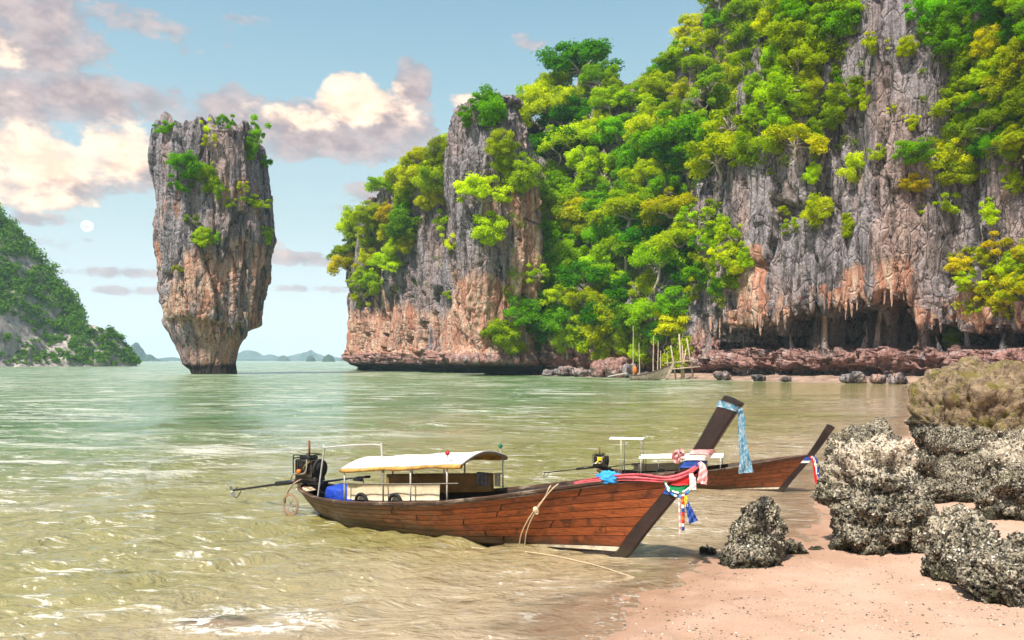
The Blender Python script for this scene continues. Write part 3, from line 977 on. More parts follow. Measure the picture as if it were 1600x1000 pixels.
def limb(a, b, r0, r1, rng, n=5, wob=0.05):
    a, b = np.array(a, float), np.array(b, float)
    t = np.linspace(0, 1, n)[:, None]
    P = a + (b - a) * t + rng.normal(size=(n, 3)) * wob * np.sin(t * np.pi)
    return tube(P, np.linspace(r0, r1, n) * 1.25, 5)


PROTO = {}


def make_proto(kind, seed):
    rng = np.random.RandomState(seed)
    if kind == 'tree':          # umbrella crown on a leaning trunk
        n = 44
        th = rng.rand(n) * 6.283
        rr = np.sqrt(rng.rand(n)) * 0.95
        c = np.stack([rr * np.cos(th), rr * np.sin(th) * 0.85 - 0.15, 0.95 + 0.42 * (1 - rr ** 2) + rng.normal(size=n) * 0.13 - 0.35 * rng.rand(n) ** 2], 1)
        rad = 0.13 + 0.17 * rng.rand(n)
        Vl, Fl, ti = leaf_cloud(c, rad, 165, rng, (0.030, 0.056), 0.5, 0.7)
        hub = np.array([0, -0.12, 0.72])
        tr = [limb((0, 0.15, -0.25), hub, 0.055, 0.035, rng, 7, 0.05)]
        for k in range(9):
            tr.append(limb(hub, c[k] - np.array([0, 0, 0.08]), 0.026, 0.008, rng, 5, 0.05))
    elif kind == 'bush':        # rounded, many lobed, leaning out of the rock
        n = 44
        d = rng.normal(size=(n, 3)); d /= np.linalg.norm(d, axis=1)[:, None]
        c = d * (rng.rand(n)[:, None] ** 0.4) * np.array([0.85, 0.65, 0.72]) + np.array([0, -0.35, 0.35])
        rad = 0.13 + 0.18 * rng.rand(n)
        Vl, Fl, ti = leaf_cloud(c, rad, 160, rng, (0.032, 0.060), 0.42, 0.8)
        tr = [limb((0, 0.35, -0.15), (0, -0.2, 0.2), 0.05, 0.035, rng, 5, 0.04)]
        for k in range(8):
            tr.append(limb((0, -0.2, 0.2), c[k], 0.024, 0.008, rng, 5, 0.06))
    elif kind == 'sparse':      # thin straggling shrub, rock shows through
        n = 17
        d = rng.normal(size=(n, 3)); d /= np.linalg.norm(d, axis=1)[:, None]
        c = d * (rng.rand(n)[:, None] ** 0.35) * np.array([0.95, 0.6, 0.8]) + np.array([0, -0.3, 0.3])
        rad = 0.12 + 0.16 * rng.rand(n)
        Vl, Fl, ti = leaf_cloud(c, rad, 120, rng, (0.045, 0.08), 0.35, 0.8)
        tr = [limb((0, 0.35, -0.2), (0, -0.15, 0.15), 0.04, 0.03, rng, 5, 0.05)]
        for k in range(n):
            tr.append(limb((0, -0.15, 0.15), c[k], 0.02, 0.006, rng, 5, 0.08))
    else:                       # curtain of creeper hanging down the rock
        n = 34
        x = rng.normal(size=n) * 0.34
        zz = 0.35 - 1.7 * rng.rand(n) ** 0.8
        c = np.stack([x * (1.1 + 0.3 * zz), -0.18 + rng.normal(size=n) * 0.08, zz], 1)
        rad = 0.13 + 0.13 * rng.rand(n)
        Vl, Fl, ti = leaf_cloud(c, rad, 130, rng, (0.04, 0.075), 0.2, 1.0)
        tr = []
        for k in range(7):
            x0 = rng.normal() * 0.3
            tr.append(limb((x0, 0.25, 0.35), (x0 + rng.normal() * 0.1, -0.12, -1.0 * rng.rand() - 0.3), 0.02, 0.008, rng, 7, 0.06))
    me = mesh_np(kind + '_crown', Vl, Fl, False)
    fattr(me, 'tint', ti)
    me.materials.append(M_leaf)
    Vt, Ft = merge(tr)
    mt = mesh_np(kind + '_trunk', Vt, Ft, True)
    mt.materials.append(M_bark)
    return me, mt


for k, num in (('tree', 5), ('bush', 5), ('sparse', 4), ('creeper', 3)):
    PROTO[k] = [make_proto(k, 100 + 7 * i + len(k)) for i in range(num)]

TINT = {'lime': (0.38, 0.52, 0.006), 'yellow': (0.48, 0.55, 0.006), 'olive': (0.26, 0.37, 0.008), 'deep': (0.070, 0.24, 0.005), 'mid': (0.19, 0.42, 0.006), 'amber': (0.54, 0.49, 0.010)}
TINT_WORD = {'lime': 'lime green', 'yellow': 'yellow green', 'olive': 'olive green', 'deep': 'dark green', 'mid': 'bright green', 'amber': 'amber yellow'}
KIND_NAME = {'tree': 'tree', 'bush': 'bush', 'sparse': 'shrub', 'creeper': 'creeper'}
dg = bpy.context.evaluated_depsgraph_get()
bpy.context.view_layer.update()
dg.update()
haze.hide_viewport = True
_hid = [sea, beach, haze]
rngp = np.random.RandomState(11)


def root_on_rock(px, py):
    """where the line of sight through this pixel meets the rock"""
    d = Vector(((px - 800) / F, 1.0, -(py - HZ) / F)).normalized()
    o_ = Vector((0, 0, CAM_H))
    for _ in range(6):
        hit, loc, nrm, _i, ob, _m = scene.ray_cast(dg, o_, d)
        if not hit:
            return None
        if ob.name.split('.')[0] in ('haze', 'sea', 'beach', 'foreshore'):
            o_ = loc + d * 0.05
            continue
        return loc, nrm, ob
    return None


def plant(px, py, rpx, kind, tint, label, group, stretch=1.0):
    """a plant rooted on the rock seen at (px, py); rpx is its crown radius in the photograph"""
    # the root sits below the middle of the crown
    drop = {'tree': 0.85, 'bush': 0.35, 'sparse': 0.3, 'creeper': -0.5}[kind]
    got = None
    for q in (drop, drop + 0.4, drop + 0.9, drop + 1.6):
        got = root_on_rock(px, py + rpx * q)
        if got: break
    if not got: return None
    loc, nrm, ob = got
    r = rpx / F * loc.y * 1.12
    crown, trunk = PROTO[kind][rngp.randint(len(PROTO[kind]))]
    t = empty(KIND_NAME[kind], loc)
    ang = math.atan2(nrm.x, -nrm.y) if abs(nrm.z) < 0.85 else 0.0
    ang = max(-0.9, min(0.9, ang)) + rngp.normal() * 0.35
    t.rotation_euler = (rngp.normal() * 0.10, rngp.normal() * 0.12, ang)
    sx = r * (0.85 + 0.5 * rngp.rand() ** 1.5)
    t.scale = (sx * (1 if rngp.rand() < 0.5 else -1), sx, r * (0.85 + 0.3 * rngp.rand()) * stretch)
    tag(t, label, 'creeper' if kind == 'creeper' else ('tree' if kind == 'tree' else 'shrub'), group)
    cr = link_mesh('crown', crown, None, t)
    base = np.array(TINT[tint]) * (0.92 + 0.45 * rngp.rand()) * np.array([1 + rngp.normal() * 0.06, 1 + rngp.normal() * 0.05, 1])
    cr.color = (*np.clip(base, 0, 1), 1)
    link_mesh('trunk', trunk, None, t)
    return t


def inside_poly(x, y, poly):
    c = False
    for (x0, y0), (x1, y1) in zip(poly, poly[1:] + poly[:1]):
        if (y0 > y) != (y1 > y) and x < (x1 - x0) * (y - y0) / (y1 - y0) + x0:
            c = not c
    return c


ZONES = []


def third(v, lo, hi, words):
    return words[min(2, max(0, int(3 * (v - lo) / (hi - lo))))]


def thicket(poly, gap, rlo, rhi, kinds, tints, where, group, most=400):
    xs, ys = [p[0] for p in poly], [p[1] for p in poly]
    pts = []
    for _ in range(6000):
        x, y = rngp.uniform(min(xs), max(xs)), rngp.uniform(min(ys), max(ys))
        if inside_poly(x, y, poly) and all((x - a) ** 2 + (y - b) ** 2 > gap * gap for a, b in pts):
            pts.append((x, y))
            if len(pts) >= most: break
    ZONES.append((poly, tints))
    plan_ = []
    for x, y in pts:
        r = rlo + (rhi - rlo) * rngp.rand() ** 1.3
        kind = kinds[rngp.randint(len(kinds))]
        tint = tints[rngp.randint(len(tints))]
        size = 'large' if r > rlo + 0.6 * (rhi - rlo) else ('middling' if r > rlo + 0.25 * (rhi - rlo) else 'small')
        hgt = third(y, min(ys), max(ys), ('high up', 'halfway up', 'low down'))
        sid = third(x, min(xs), max(xs), ('on left of', 'in middle of', 'on right of'))
        key = f'{size} {TINT_WORD[tint]} {KIND_NAME[kind]} {hgt} {sid} {where}'
        plan_.append((x, y, r, kind, tint, key))
    for x, y, r, kind, tint, key in plan_:
        same = sorted(q[1] for q in plan_ if q[5] == key)
        lab = key
        if len(same) == 2:
            lab = ('upper ' if y == same[0] else 'lower ') + key
        elif len(same) > 2:
            lab = ('uppermost ', 'second ', 'third ', 'fourth ', 'fifth ', 'sixth ')[min(5, same.index(y))] + key
        plant(x, y, r, kind, tint, lab, group)


# woods and thickets of the photograph
thicket([(545, 415), (552, 350), (575, 320), (612, 282), (650, 252), (696, 226), (694, 318), (668, 318), (640, 330), (650, 372), (628, 400), (600, 440), (575, 452), (548, 440)],
        23, 18, 31, ['tree', 'bush', 'bush'], ['yellow', 'olive', 'amber', 'lime', 'yellow', 'olive', 'mid', 'lime', 'yellow'], 'the yellow headland thicket', 'bushes on the headland')
thicket([(850, 190), (862, 150), (900, 140), (950, 165), (985, 180), (1060, 215), (1080, 250), (1068, 330), (1072, 420), (1062, 505), (1000, 520), (930, 525), (860, 520), (805, 505), (850, 465), (852, 330)],
        32, 27, 46, ['tree', 'tree', 'bush'], ['mid', 'deep', 'lime', 'mid', 'lime', 'yellow', 'lime', 'mid', 'deep'], 'the wooded gully', 'trees in the gully')
thicket([(1000, 100), (1060, 50), (1085, 0), (1165, 0), (1150, 110), (1160, 190), (1090, 250), (1050, 215), (995, 180)],
        30, 22, 38, ['tree', 'bush', 'sparse'], ['lime', 'olive', 'yellow', 'mid', 'lime'], 'the crag above the gully', 'trees on the high crag')
thicket([(1165, 0), (1335, -10), (1330, 60), (1318, 110), (1345, 150), (1335, 195), (1290, 180), (1280, 225), (1200, 240), (1168, 230), (1160, 100)],
        29, 20, 36, ['tree', 'bush', 'bush'], ['olive', 'yellow', 'lime', 'mid', 'olive', 'lime'], 'the great cliff shoulder', 'bushes on the cliff shoulder')
thicket([(1080, 325), (1150, 345), (1145, 440), (1085, 465)],
        23, 18, 27, ['creeper', 'bush', 'creeper', 'sparse'], ['lime', 'yellow', 'mid', 'lime'], 'the creeper curtain by pale rock', 'creepers left of the cave')
thicket([(1445, 0), (1660, -10), (1660, 255), (1560, 245), (1500, 245), (1482, 170), (1500, 100), (1448, 60)],
        30, 22, 38, ['tree', 'bush', 'bush'], ['lime', 'mid', 'yellow', 'olive', 'lime', 'deep'], 'the upper corner cliff thicket', 'bushes in the upper corner')
thicket([(1490, 425), (1520, 385), (1640, 390), (1640, 460), (1530, 478)],
        26, 16, 27, ['bush', 'sparse'], ['yellow', 'yellow', 'lime', 'amber'], 'the shrubs above the cave end', 'yellow shrubs above the cave')
thicket([(780, 520), (1060, 500), (1066, 545), (960, 545), (900, 535), (850, 540), (790, 540)],
        30, 22, 34, ['bush', 'bush', 'creeper'], ['yellow', 'lime', 'mid', 'lime'], 'the fringe over the gully foot', 'bushes along the gully foot')

# single plants that stand out
for px, py, r, kind, tint, label in [
    (905, 118, 44, 'tree', 'deep', 'dark open-crowned tree standing against the sky above the gully'),
    (938, 132, 34, 'tree', 'mid', 'green crown just right of the dark skyline tree'), (868, 142, 34, 'tree', 'lime', 'lime crown just left of the dark skyline tree'), (960, 150, 30, 'bush', 'olive', 'olive bush on the skyline right of the dark tree'),
    (985, 335, 46, 'tree', 'lime', 'broad lime green crown in the middle of the gully'),
    (1075, 235, 58, 'tree', 'mid', 'big layered green tree at the gully head beside the crag'),
    (1125, 260, 42, 'tree', 'yellow', 'yellow green crown overhanging the edge of the great cliff'),
    (870, 180, 46, 'tree', 'yellow', 'golden crown at the top of the gully behind the rock pillar'),
    # rock pillar
    (772, 172, 34, 'bush', 'mid', 'green bush on the very top of the rock pillar'), (740, 185, 18, 'sparse', 'mid', 'small green tuft on the jagged pillar top'),
    (815, 165, 30, 'bush', 'lime', 'lime bush behind the pillar top'), (785, 230, 30, 'bush', 'yellow', 'yellow shrub on the upper pillar face'),
    (810, 275, 34, 'bush', 'lime', 'lime bush at mid height on the pillar, facing the gully'), (790, 255, 22, 'bush', 'yellow', 'yellow shrub just above the pillar ledge'),
    (748, 318, 36, 'tree', 'yellow', 'flat yellow green tree halfway up the pillar'), (765, 362, 30, 'bush', 'lime', 'lime shrub under the flat tree on the pillar'),
    (692, 350, 22, 'sparse', 'lime', 'lime shrub hanging off the outer edge of the pillar'), (702, 378, 16, 'sparse', 'yellow', 'small yellow shrub below the outer pillar edge'),
    (642, 352, 28, 'bush', 'mid', 'bright green bush in the cleft beside the pillar'), (835, 430, 20, 'sparse', 'yellow', 'yellow shrub low on the pillar beside the gully'),
    (704, 460, 10, 'sparse', 'yellow', 'tiny yellow tuft in the cleft left of the pillar'), (790, 518, 26, 'bush', 'lime', 'lime bush at the foot of the pillar'),
    (570, 465, 18, 'sparse', 'yellow', 'yellow shrub hanging under the headland thicket'),
    # lone stack
    (298, 262, 24, 'bush', 'mid', 'green bush on the upper face of the lone sea stack'), (328, 280, 28, 'bush', 'lime', 'largest lime bush on the lone sea stack'),
    (280, 288, 18, 'sparse', 'mid', 'green bush left of the largest one on the stack'), (345, 300, 18, 'sparse', 'olive', 'olive shrub right below the stack bushes'),
    (356, 195, 17, 'sparse', 'mid', 'green shrub standing up on the stack top'), (396, 205, 22, 'sparse', 'mid', 'straggling green shrub on the outer corner of the stack top'),
    (388, 232, 20, 'creeper', 'mid', 'creeper hanging from the corner of the stack top'), (326, 200, 14, 'sparse', 'yellow', 'yellow tuft on the stack top'),
    (256, 200, 14, 'sparse', 'mid', 'small shrub on the seaward corner of the stack top'), (330, 222, 13, 'sparse', 'yellow', 'yellow shrub in the notch under the stack top'),
    (318, 374, 18, 'bush', 'lime', 'lime bush halfway down the stack'), (336, 372, 14, 'sparse', 'mid', 'small green shrub halfway down the stack'),
    (402, 315, 17, 'sparse', 'lime', 'lime shrub high on the right flank of the stack'), (415, 366, 13, 'creeper', 'lime', 'lime creeper hanging off the right flank of the stack'),
    (382, 295, 11, 'sparse', 'yellow', 'yellow tuft on the right of the stack face'), (360, 318, 12, 'sparse', 'olive', 'olive tuft in the middle of the stack face'),
    (300, 345, 13, 'sparse', 'olive', 'olive tuft above the halfway bush on the stack'), (280, 420, 9, 'sparse', 'yellow', 'tiny yellow tuft on the left of the stack face'),
    (410, 252, 14, 'sparse', 'mid', 'shrub leaning out from the right shoulder of the stack'),
    # great wall
    (1372, 72, 15, 'sparse', 'yellow', 'yellow shrub on the bare grey rib of the great cliff, uppermost'), (1420, 78, 18, 'bush', 'yellow', 'yellow bush right of the bare grey rib'),
    (1346, 140, 14, 'sparse', 'lime', 'lime tuft on the left edge of the bare grey rib'), (1350, 155, 16, 'creeper', 'yellow', 'yellow creeper down the bare grey rib'),
    (1425, 190, 12, 'creeper', 'yellow', 'thin yellow creeper on the right of the grey rib'), (1370, 240, 18, 'sparse', 'lime', 'lime shrub in the middle of the great cliff face'),
    (1275, 272, 20, 'bush', 'yellow', 'yellow bush left of the middle of the great cliff face'), (1330, 265, 26, 'bush', 'yellow', 'broad yellow bush in the middle of the great cliff face'),
    (1422, 238, 26, 'bush', 'mid', 'dark green bush right of the middle of the great cliff face'), (1472, 250, 36, 'bush', 'yellow', 'big golden bush with bare roots on the great cliff face'),
    (1500, 275, 26, 'bush', 'lime', 'lime bush beside the golden one with bare roots'), (1422, 290, 20, 'bush', 'amber', 'amber bush under the dark green one on the great cliff'),
    (1285, 330, 26, 'bush', 'yellow', 'round yellow bush low on the great cliff face'), (1240, 355, 16, 'sparse', 'lime', 'lime tuft above the pale streaked rock'),
    (1325, 350, 16, 'creeper', 'yellow', 'yellow creeper below the round yellow bush'), (1475, 320, 18, 'sparse', 'lime', 'lime shrub low on the right of the great cliff face'),
    (1225, 330, 12, 'sparse', 'yellow', 'tiny yellow tuft left of the round yellow bush'), (1580, 285, 24, 'bush', 'lime', 'flat lime bush near the right end of the cliff'),
    (1545, 330, 22, 'creeper', 'yellow', 'yellow creeper on the dark recess of the cliff'), (1180, 240, 8, 'sparse', 'mid', 'tiny dark tuft on the left edge of the great wall'),
    (1475, 530, 19, 'bush', 'lime', 'lime bush growing in front of the sea cave'), (1360, 62, 12, 'sparse', 'yellow', 'pale tuft near the top of the bare rib'),
    (1440, 330, 10, 'sparse', 'yellow', 'tiny yellow tuft above the cave columns'), (1205, 270, 10, 'sparse', 'olive', 'tiny olive tuft on the plain left part of the great wall'),
    (1165, 400, 14, 'creeper', 'lime', 'lime creeper on the edge of the pale streaked rock'), (1395, 170, 9, 'sparse', 'yellow', 'tiny yellow tuft in a crack of the grey rib'),
]:
    plant(px, py, r, kind, tint, label, 'single plants on the rocks')
# low growth between the trees: leaf litter, ferns and creepers nobody could count
for zi, (poly, tints) in enumerate(ZONES):
    xs, ys = [p[0] for p in poly], [p[1] for p in poly]
    area_ = sum(abs((a[0] * b[1] - b[0] * a[1])) * (1 if (a[0] * b[1] - b[0] * a[1]) > 0 else -1) for a, b in zip(poly, poly[1:] + poly[:1]))
    want = int(abs(area_) / 2 / 150)
    cs, rs = [], []
    for _ in range(want * 3):
        if len(cs) >= want: break
        x, y = rngp.uniform(min(xs) - 8, max(xs) + 8), rngp.uniform(min(ys) - 8, max(ys) + 14)
        if not inside_poly(x, y, poly) and rngp.rand() > 0.25: continue
        got = root_on_rock(x, y)
        if not got: continue
        r_ = (5 + 9 * rngp.rand() ** 2) / F * got[0].y
        cs.append(np.array(got[0] + got[1] * r_ * 0.4))
        rs.append(r_)
    if not cs: continue
    V_, F_, T_ = leaf_cloud(np.array(cs), np.array(rs), 48, rngp, (0.13, 0.26), 0.35, 0.8)
    me = mesh_np('undergrowth', V_, F_, False)
    fattr(me, 'tint', T_)
    ug = link_mesh('undergrowth', me, M_leaf)
    ug.color = (*(np.mean([TINT[t_] for t_ in tints], 0) * 0.75), 1)
    tag(ug, kind='stuff')
haze.hide_viewport = False

# the wood that covers the green hill: far off, one mass of crowns
co = np.empty(len(hill.data.vertices) * 3, dtype=np.float32)
hill.data.vertices.foreach_get('co', co)
co = co.reshape(-1, 3)
rngh = np.random.RandomState(21)
front = co[(co[:, 1] < Y_HILL + 22) & (co[:, 0] > -380) & (co[:, 2] > 1.0)]
ix = rngh.randint(0, len(front), 3600)
base = front[ix] + rngh.normal(size=(3600, 3)) * np.array([0.6, 0.5, 0.3])
bare = fbm(base * np.array([1, 1, .45]) / 16.0, 3, 99)
base = base[bare < 0.30]
rad = 1.5 + 3.6 * rngh.rand(len(base)) ** 2.2
rad *= np.clip(base[:, 2] / 26.0, 0.45, 1.0)
base[:, 2] += rad * 0.4
Vh, Fh, th_ = leaf_cloud(base, rad, 32, rngh, (0.5, 1.05), 0.5, 0.8)
me = mesh_np('hill_wood', Vh, Fh, False)
fattr(me, 'tint', th_)
hw = link_mesh('hill_wood', me, M_leaf)
hw.color = (0.13, 0.27, 0.022, 1)
tag(hw, 'dense green wood covering the far hill on the left', kind='stuff')

# ------------------------------------------------------------------ boulders on the beach
import bmesh
_ico = {}


def icosphere(n):
    if n not in _ico:
        bm = bmesh.new()
        bmesh.ops.create_icosphere(bm, subdivisions=n, radius=1.0)
        V = np.array([v.co[:] for v in bm.verts])
        Fi = np.array([[v.index for v in f.verts] for f in bm.faces])
        bm.free()
        _ico[n] = (V, Fi)
    return _ico[n]


M_crust, nt = new_mat('encrusted_rock')
pos = nt.n('ShaderNodeNewGeometry').outputs['Position']
bare = nt.n('ShaderNodeAttribute', attribute_name='bare').outputs['Fac']
wetb = nt.n('ShaderNodeAttribute', attribute_name='weed').outputs['Fac']
pale_ = nt.n('ShaderNodeAttribute', attribute_name='bleach').outputs['Fac']
n1 = nt.noise(pos, 2.2, 5, 0.6)
n2 = nt.noise(pos, 34.0, 5, 0.75)
vo = nt.n('ShaderNodeTexVoronoi', {'Vector': pos, 'Scale': 30.0, 'Randomness': 1.0})
cell = nt.n('ShaderNodeSeparateColor', {'Color': vo.outputs['Color']}).outputs[0]
c = nt.mix(nt.ramp(n2, 0.30, 0.68), (0.045, 0.040, 0.030), (0.30, 0.265, 0.19))
c = nt.mix(nt.ramp(cell, 0.70, 0.92), c, (0.42, 0.37, 0.29))
c = nt.mix(nt.ramp(cell, 0.28, 0.12), c, (0.022, 0.020, 0.018))
c = nt.mix(nt.ramp(n1, 0.52, 0.68, 0, 0.45), c, (0.16, 0.135, 0.075))
c = nt.mix(nt.math('MULTIPLY', wetb, nt.ramp(n2, 0.2, 0.55, 0.5, 0.95)), c, (0.030, 0.030, 0.014))
c = nt.mix(nt.math('MULTIPLY', pale_, nt.ramp(n2, 0.25, 0.6)), c, (0.62, 0.52, 0.40))
cb = nt.mix(nt.ramp(nt.noise(pos, 6.0, 6, 0.7), 0.3, 0.7), (0.10, 0.068, 0.040), (0.34, 0.245, 0.155))
cb = nt.mix(nt.ramp(nt.noise(nt.scaled(pos, (1, 1, 1), (5, 2, 1)), 2.4, 6, 0.72), 0.48, 0.62, 0, 0.75), cb, (0.17, 0.15, 0.015))
cb = nt.mix(nt.ramp(nt.noise(pos, 14.0, 4, 0.7), 0.6, 0.72, 0, 0.55), cb, (0.38, 0.31, 0.24))
vc = nt.n('ShaderNodeTexVoronoi', {'Vector': nt.n('ShaderNodeVectorMath', {0: pos, 1: nt.n('ShaderNodeVectorMath', {0: nt.noise(pos, 3.0, 4, 0.6, 0, 1), 'Scale': 0.5}, operation='SCALE').outputs[0]}, operation='ADD').outputs[0], 'Scale': 1.5}, feature='DISTANCE_TO_EDGE').outputs['Distance']
cb = nt.mix(nt.ramp(vc, 0.0, 0.03, 0.85, 0), cb, (0.03, 0.022, 0.015))
c = nt.mix(bare, c, cb)
n4 = nt.noise(pos, 7.0, 6, 0.7)
hgt = nt.math('ADD', nt.math('MULTIPLY', nt.math('MULTIPLY', n4, bare), 3.0), nt.math('ADD', nt.math('MULTIPLY', n2, 0.7), nt.math('MULTIPLY', vo.outputs['Distance'], -0.6)))
b = nt.n('ShaderNodeBump', {'Strength': 0.85, 'Distance': 0.03, 'Height': hgt})
p = nt.n('ShaderNodeBsdfPrincipled', {'Base Color': c, 'Roughness': 0.85, 'Specular IOR Level': 0.3, 'Normal': b.outputs[0]})
finish(nt, p.outputs[0])

M_shell, nt = new_mat('oyster_shell')
ti = nt.n('ShaderNodeAttribute', attribute_name='tint').outputs['Fac']
rr = nt.n('ShaderNodeValToRGB', {'Fac': ti})
els = rr.color_ramp.elements
els[0].position, els[0].color = 0.0, (0.018, 0.016, 0.014, 1)
els[1].position, els[1].color = 1.0, (0.80, 0.74, 0.64, 1)
for ps, cc in ((0.32, (0.07, 0.06, 0.045, 1)), (0.55, (0.25, 0.215, 0.14, 1)), (0.78, (0.50, 0.45, 0.35, 1))):
    e_ = els.new(ps)
    e_.color = cc
p = nt.n('ShaderNodeBsdfPrincipled', {'Base Color': rr.outputs[0], 'Roughness': 0.6, 'Specular IOR Level': 0.4})
finish(nt, p.outputs[0])

TO_CAM = np.array([0, 0, CAM_H])


def boulder(name, label, px, Y, a, b, top, seed, sub=6, base=None, power=3.0, peak=0.0, lean=0.0, low=0.24, crust=1.0, bare_from=None, groove=None, group=None, bleach=0.12, shells=640, sink=0.12, edit=None):
    X = (px - 800) / F * Y
    g = float(ground_height(np.array([X]), np.array([Y]))[0])
    z0 = (g if base is None else base) - sink
    D, Fi = icosphere(sub)
    rr = 1.0 / (np.abs(D) ** power).sum(1) ** (1 / power)
    c = (top - z0) / 2
    P = D * rr[:, None]
    t = (P[:, 2] + 1) / 2
    sq = 1 - peak * np.clip(t, 0, 1) ** 1.3
    Q = np.stack([P[:, 0] * sq * a + lean * t, P[:, 1] * sq * b, P[:, 2] * c + z0 + c], 1)
    nrm = D / np.linalg.norm(D * np.array([1 / a, 1 / b, 1 / c]), axis=1)[:, None] * np.array([1 / a, 1 / b, 1 / c])
    nrm = D * 0.6 + nrm * 0.4
    nrm /= np.linalg.norm(nrm, axis=1)[:, None]
    W = Q + np.array([seed * 3.7, seed * 1.3, 0])
    size = min(a, b, c)
    d = size * low * (fbm(W / (1.1 * size), 4, seed, 0.55) + 0.5 * ridged(W / (0.9 * size), 2, seed + 4) - 0.4)
    f1, f2, rid = worley(W / (0.42 * size), seed + 8)
    d += size * 0.20 * ((rid - .5) - 0.6 * np.exp(-(f2 - f1) / 0.05))
    br = np.zeros(len(Q))
    if bare_from is not None:
        edge = bare_from + 0.10 * fbm(W / 0.5, 3, seed + 6) + 0.06 * Q[:, 0] * 0
        br = sstep(Q[:, 2], edge - 0.05, edge + 0.08)
        f1, f2, rid = worley(W / 0.7, seed + 15)
        d += br * (-0.05 + 0.16 * (rid - .5) - 0.09 * np.exp(-(f2 - f1) / .05) + 0.05 * fbm(W / .25, 3, seed + 16))
    f1, f2, rid = worley(W / 0.085, seed + 9)
    g1, g2, rid2 = worley(W / 0.045, seed + 10)
    d += (1 - br) * crust * (0.045 * (rid - .5) - 0.03 * np.exp(-(f2 - f1) / 0.1) + 0.022 * (rid2 - .5))
    d += 0.02 * fbm(W / 0.12, 3, seed + 3)
    if groove:
        Q[:, 2] -= groove[1] * np.exp(-((Q[:, 0] - groove[0]) / groove[2]) ** 2) * sstep(t, 0.5, 0.9)
    V = Q + nrm * d[:, None]
    if edit: V = edit(V)
    o = empty(name, (X, Y, 0))
    me = mesh_np('rock', V, Fi, True)
    vattr(me, 'bare', br)
    weed = 1 - sstep(V[:, 2] + 0.12 * fbm(W / 0.3, 3, seed + 22), g + 0.04, g + 0.26)
    vattr(me, 'weed', weed)
    vattr(me, 'bleach', np.clip(bleach * 1.3 * sstep(Q[:, 2] + 0.35 * fbm(W / 0.5, 3, seed + 20), g + 0.55 * (top - g), top - 0.05 * (top - g)), 0, 1))
    link_mesh('rock', me, M_crust, o)
    # oyster shells
    if shells:
        rng = np.random.RandomState(seed)
        A, B_, C_ = V[Fi[:, 0]], V[Fi[:, 1]], V[Fi[:, 2]]
        cr = np.cross(B_ - A, C_ - A)
        ar = np.linalg.norm(cr, axis=1) / 2
        fn = cr / (2 * ar[:, None] + 1e-12)
        ce = (A + B_ + C_) / 3
        view = TO_CAM - (ce + np.array([X, Y, 0]))
        view /= np.linalg.norm(view, axis=1)[:, None]
        wgt = ar * (((fn * view).sum(1) > -0.45) & (ce[:, 2] > g - 0.05)) * (1 - br[Fi[:, 0]])
        n = int(min(9000, shells * wgt.sum()))
        pick = rng.choice(len(ce), n, p=wgt / wgt.sum())
        r1, r2 = rng.rand(n, 1), rng.rand(n, 1)
        s1 = np.sqrt(r1)
        pos_ = A[pick] * (1 - s1) + B_[pick] * s1 * (1 - r2) + C_[pick] * s1 * r2
        nn = fn[pick] * 0.8 + rng.normal(size=(n, 3)) * 0.55
        nn /= np.linalg.norm(nn, axis=1)[:, None]
        tt = np.cross(nn, rng.normal(size=(n, 3)))
        tt /= np.linalg.norm(tt, axis=1)[:, None]
        bb = np.cross(nn, tt)
        sz = (0.012 + 0.020 * rng.rand(n) ** 1.5)[:, None]
        cen = pos_ + fn[pick] * 0.004
        q = np.stack([cen - tt * sz, cen + bb * sz * 0.7 + nn * sz * 0.55, cen + tt * sz * 1.1 + nn * sz * 0.4, cen - bb * sz * 0.7 + nn * sz * 0.5, cen + nn * sz * 0.05], 1).reshape(-1, 3)
        i0 = np.arange(n)[:, None] * 5
        fq = np.concatenate([i0 + np.array([[0, 1, 4]]), i0 + np.array([[1, 2, 4]]), i0 + np.array([[2, 3, 4]]), i0 + np.array([[3, 0, 4]])], 0)
        low_ = 1 - sstep(pos_[:, 2] + 0.1 * fbm(pos_ / 0.3, 2, seed + 22), g + 0.02, g + 0.28)
        tint = -0.25 * low_ + rng.rand(n) ** 1.9 * 0.85 + bleach * sstep(pos_[:, 2], top - 0.45 * (top - g), top) * 0.5 + 0.30 * fbm(pos_ / 0.45, 3, seed)
        ms = mesh_np('shells', q, fq, False)
        fattr(ms, 'tint', np.tile(np.clip(tint, 0, 1), 4))
        s = link_mesh('shells', ms, M_shell, o)
        s['kind'] = 'stuff'
    tag(o, label, 'boulder', group)
    return o


GB = 'boulders on the beach'
boulder('boulder', 'huge flat-topped boulder, mossy brown above and shell-crusted below', 1560, 20.0, 1.78, 1.5, 3.02, 1, 6, power=5.0, low=0.14, bare_from=1.62, groove=(0.18, 0.22, 0.16), group=GB, shells=620, sink=0.3)
boulder('boulder', 'tall pale shell-crusted boulder with a bleached top in front of the mossy one', 1374, 13.5, 0.80, 0.72, 1.88, 2, 6, power=3.4, peak=0.20, lean=-0.14, low=0.36, group=GB, bleach=0.8)
boulder('boulder', 'low crusted shoulder of rock joined to the tall pale boulder', 1436, 13.1, 0.40, 0.42, 0.86, 12, 5, power=2.6, peak=0.35, low=0.32, group=GB)
boulder('boulder', 'round shell-crusted boulder low in front of the tall pale one', 1497, 11.3, 0.46, 0.44, 1.12, 3, 6, power=2.6, peak=0.30, low=0.30, group=GB, bleach=0.4)
boulder('boulder', 'olive shell-crusted boulder cut by the lower corner of the picture', 1585, 10.2, 0.62, 0.58, 0.80, 4, 6, power=2.6, peak=0.25, lean=-0.12, low=0.28, group=GB)
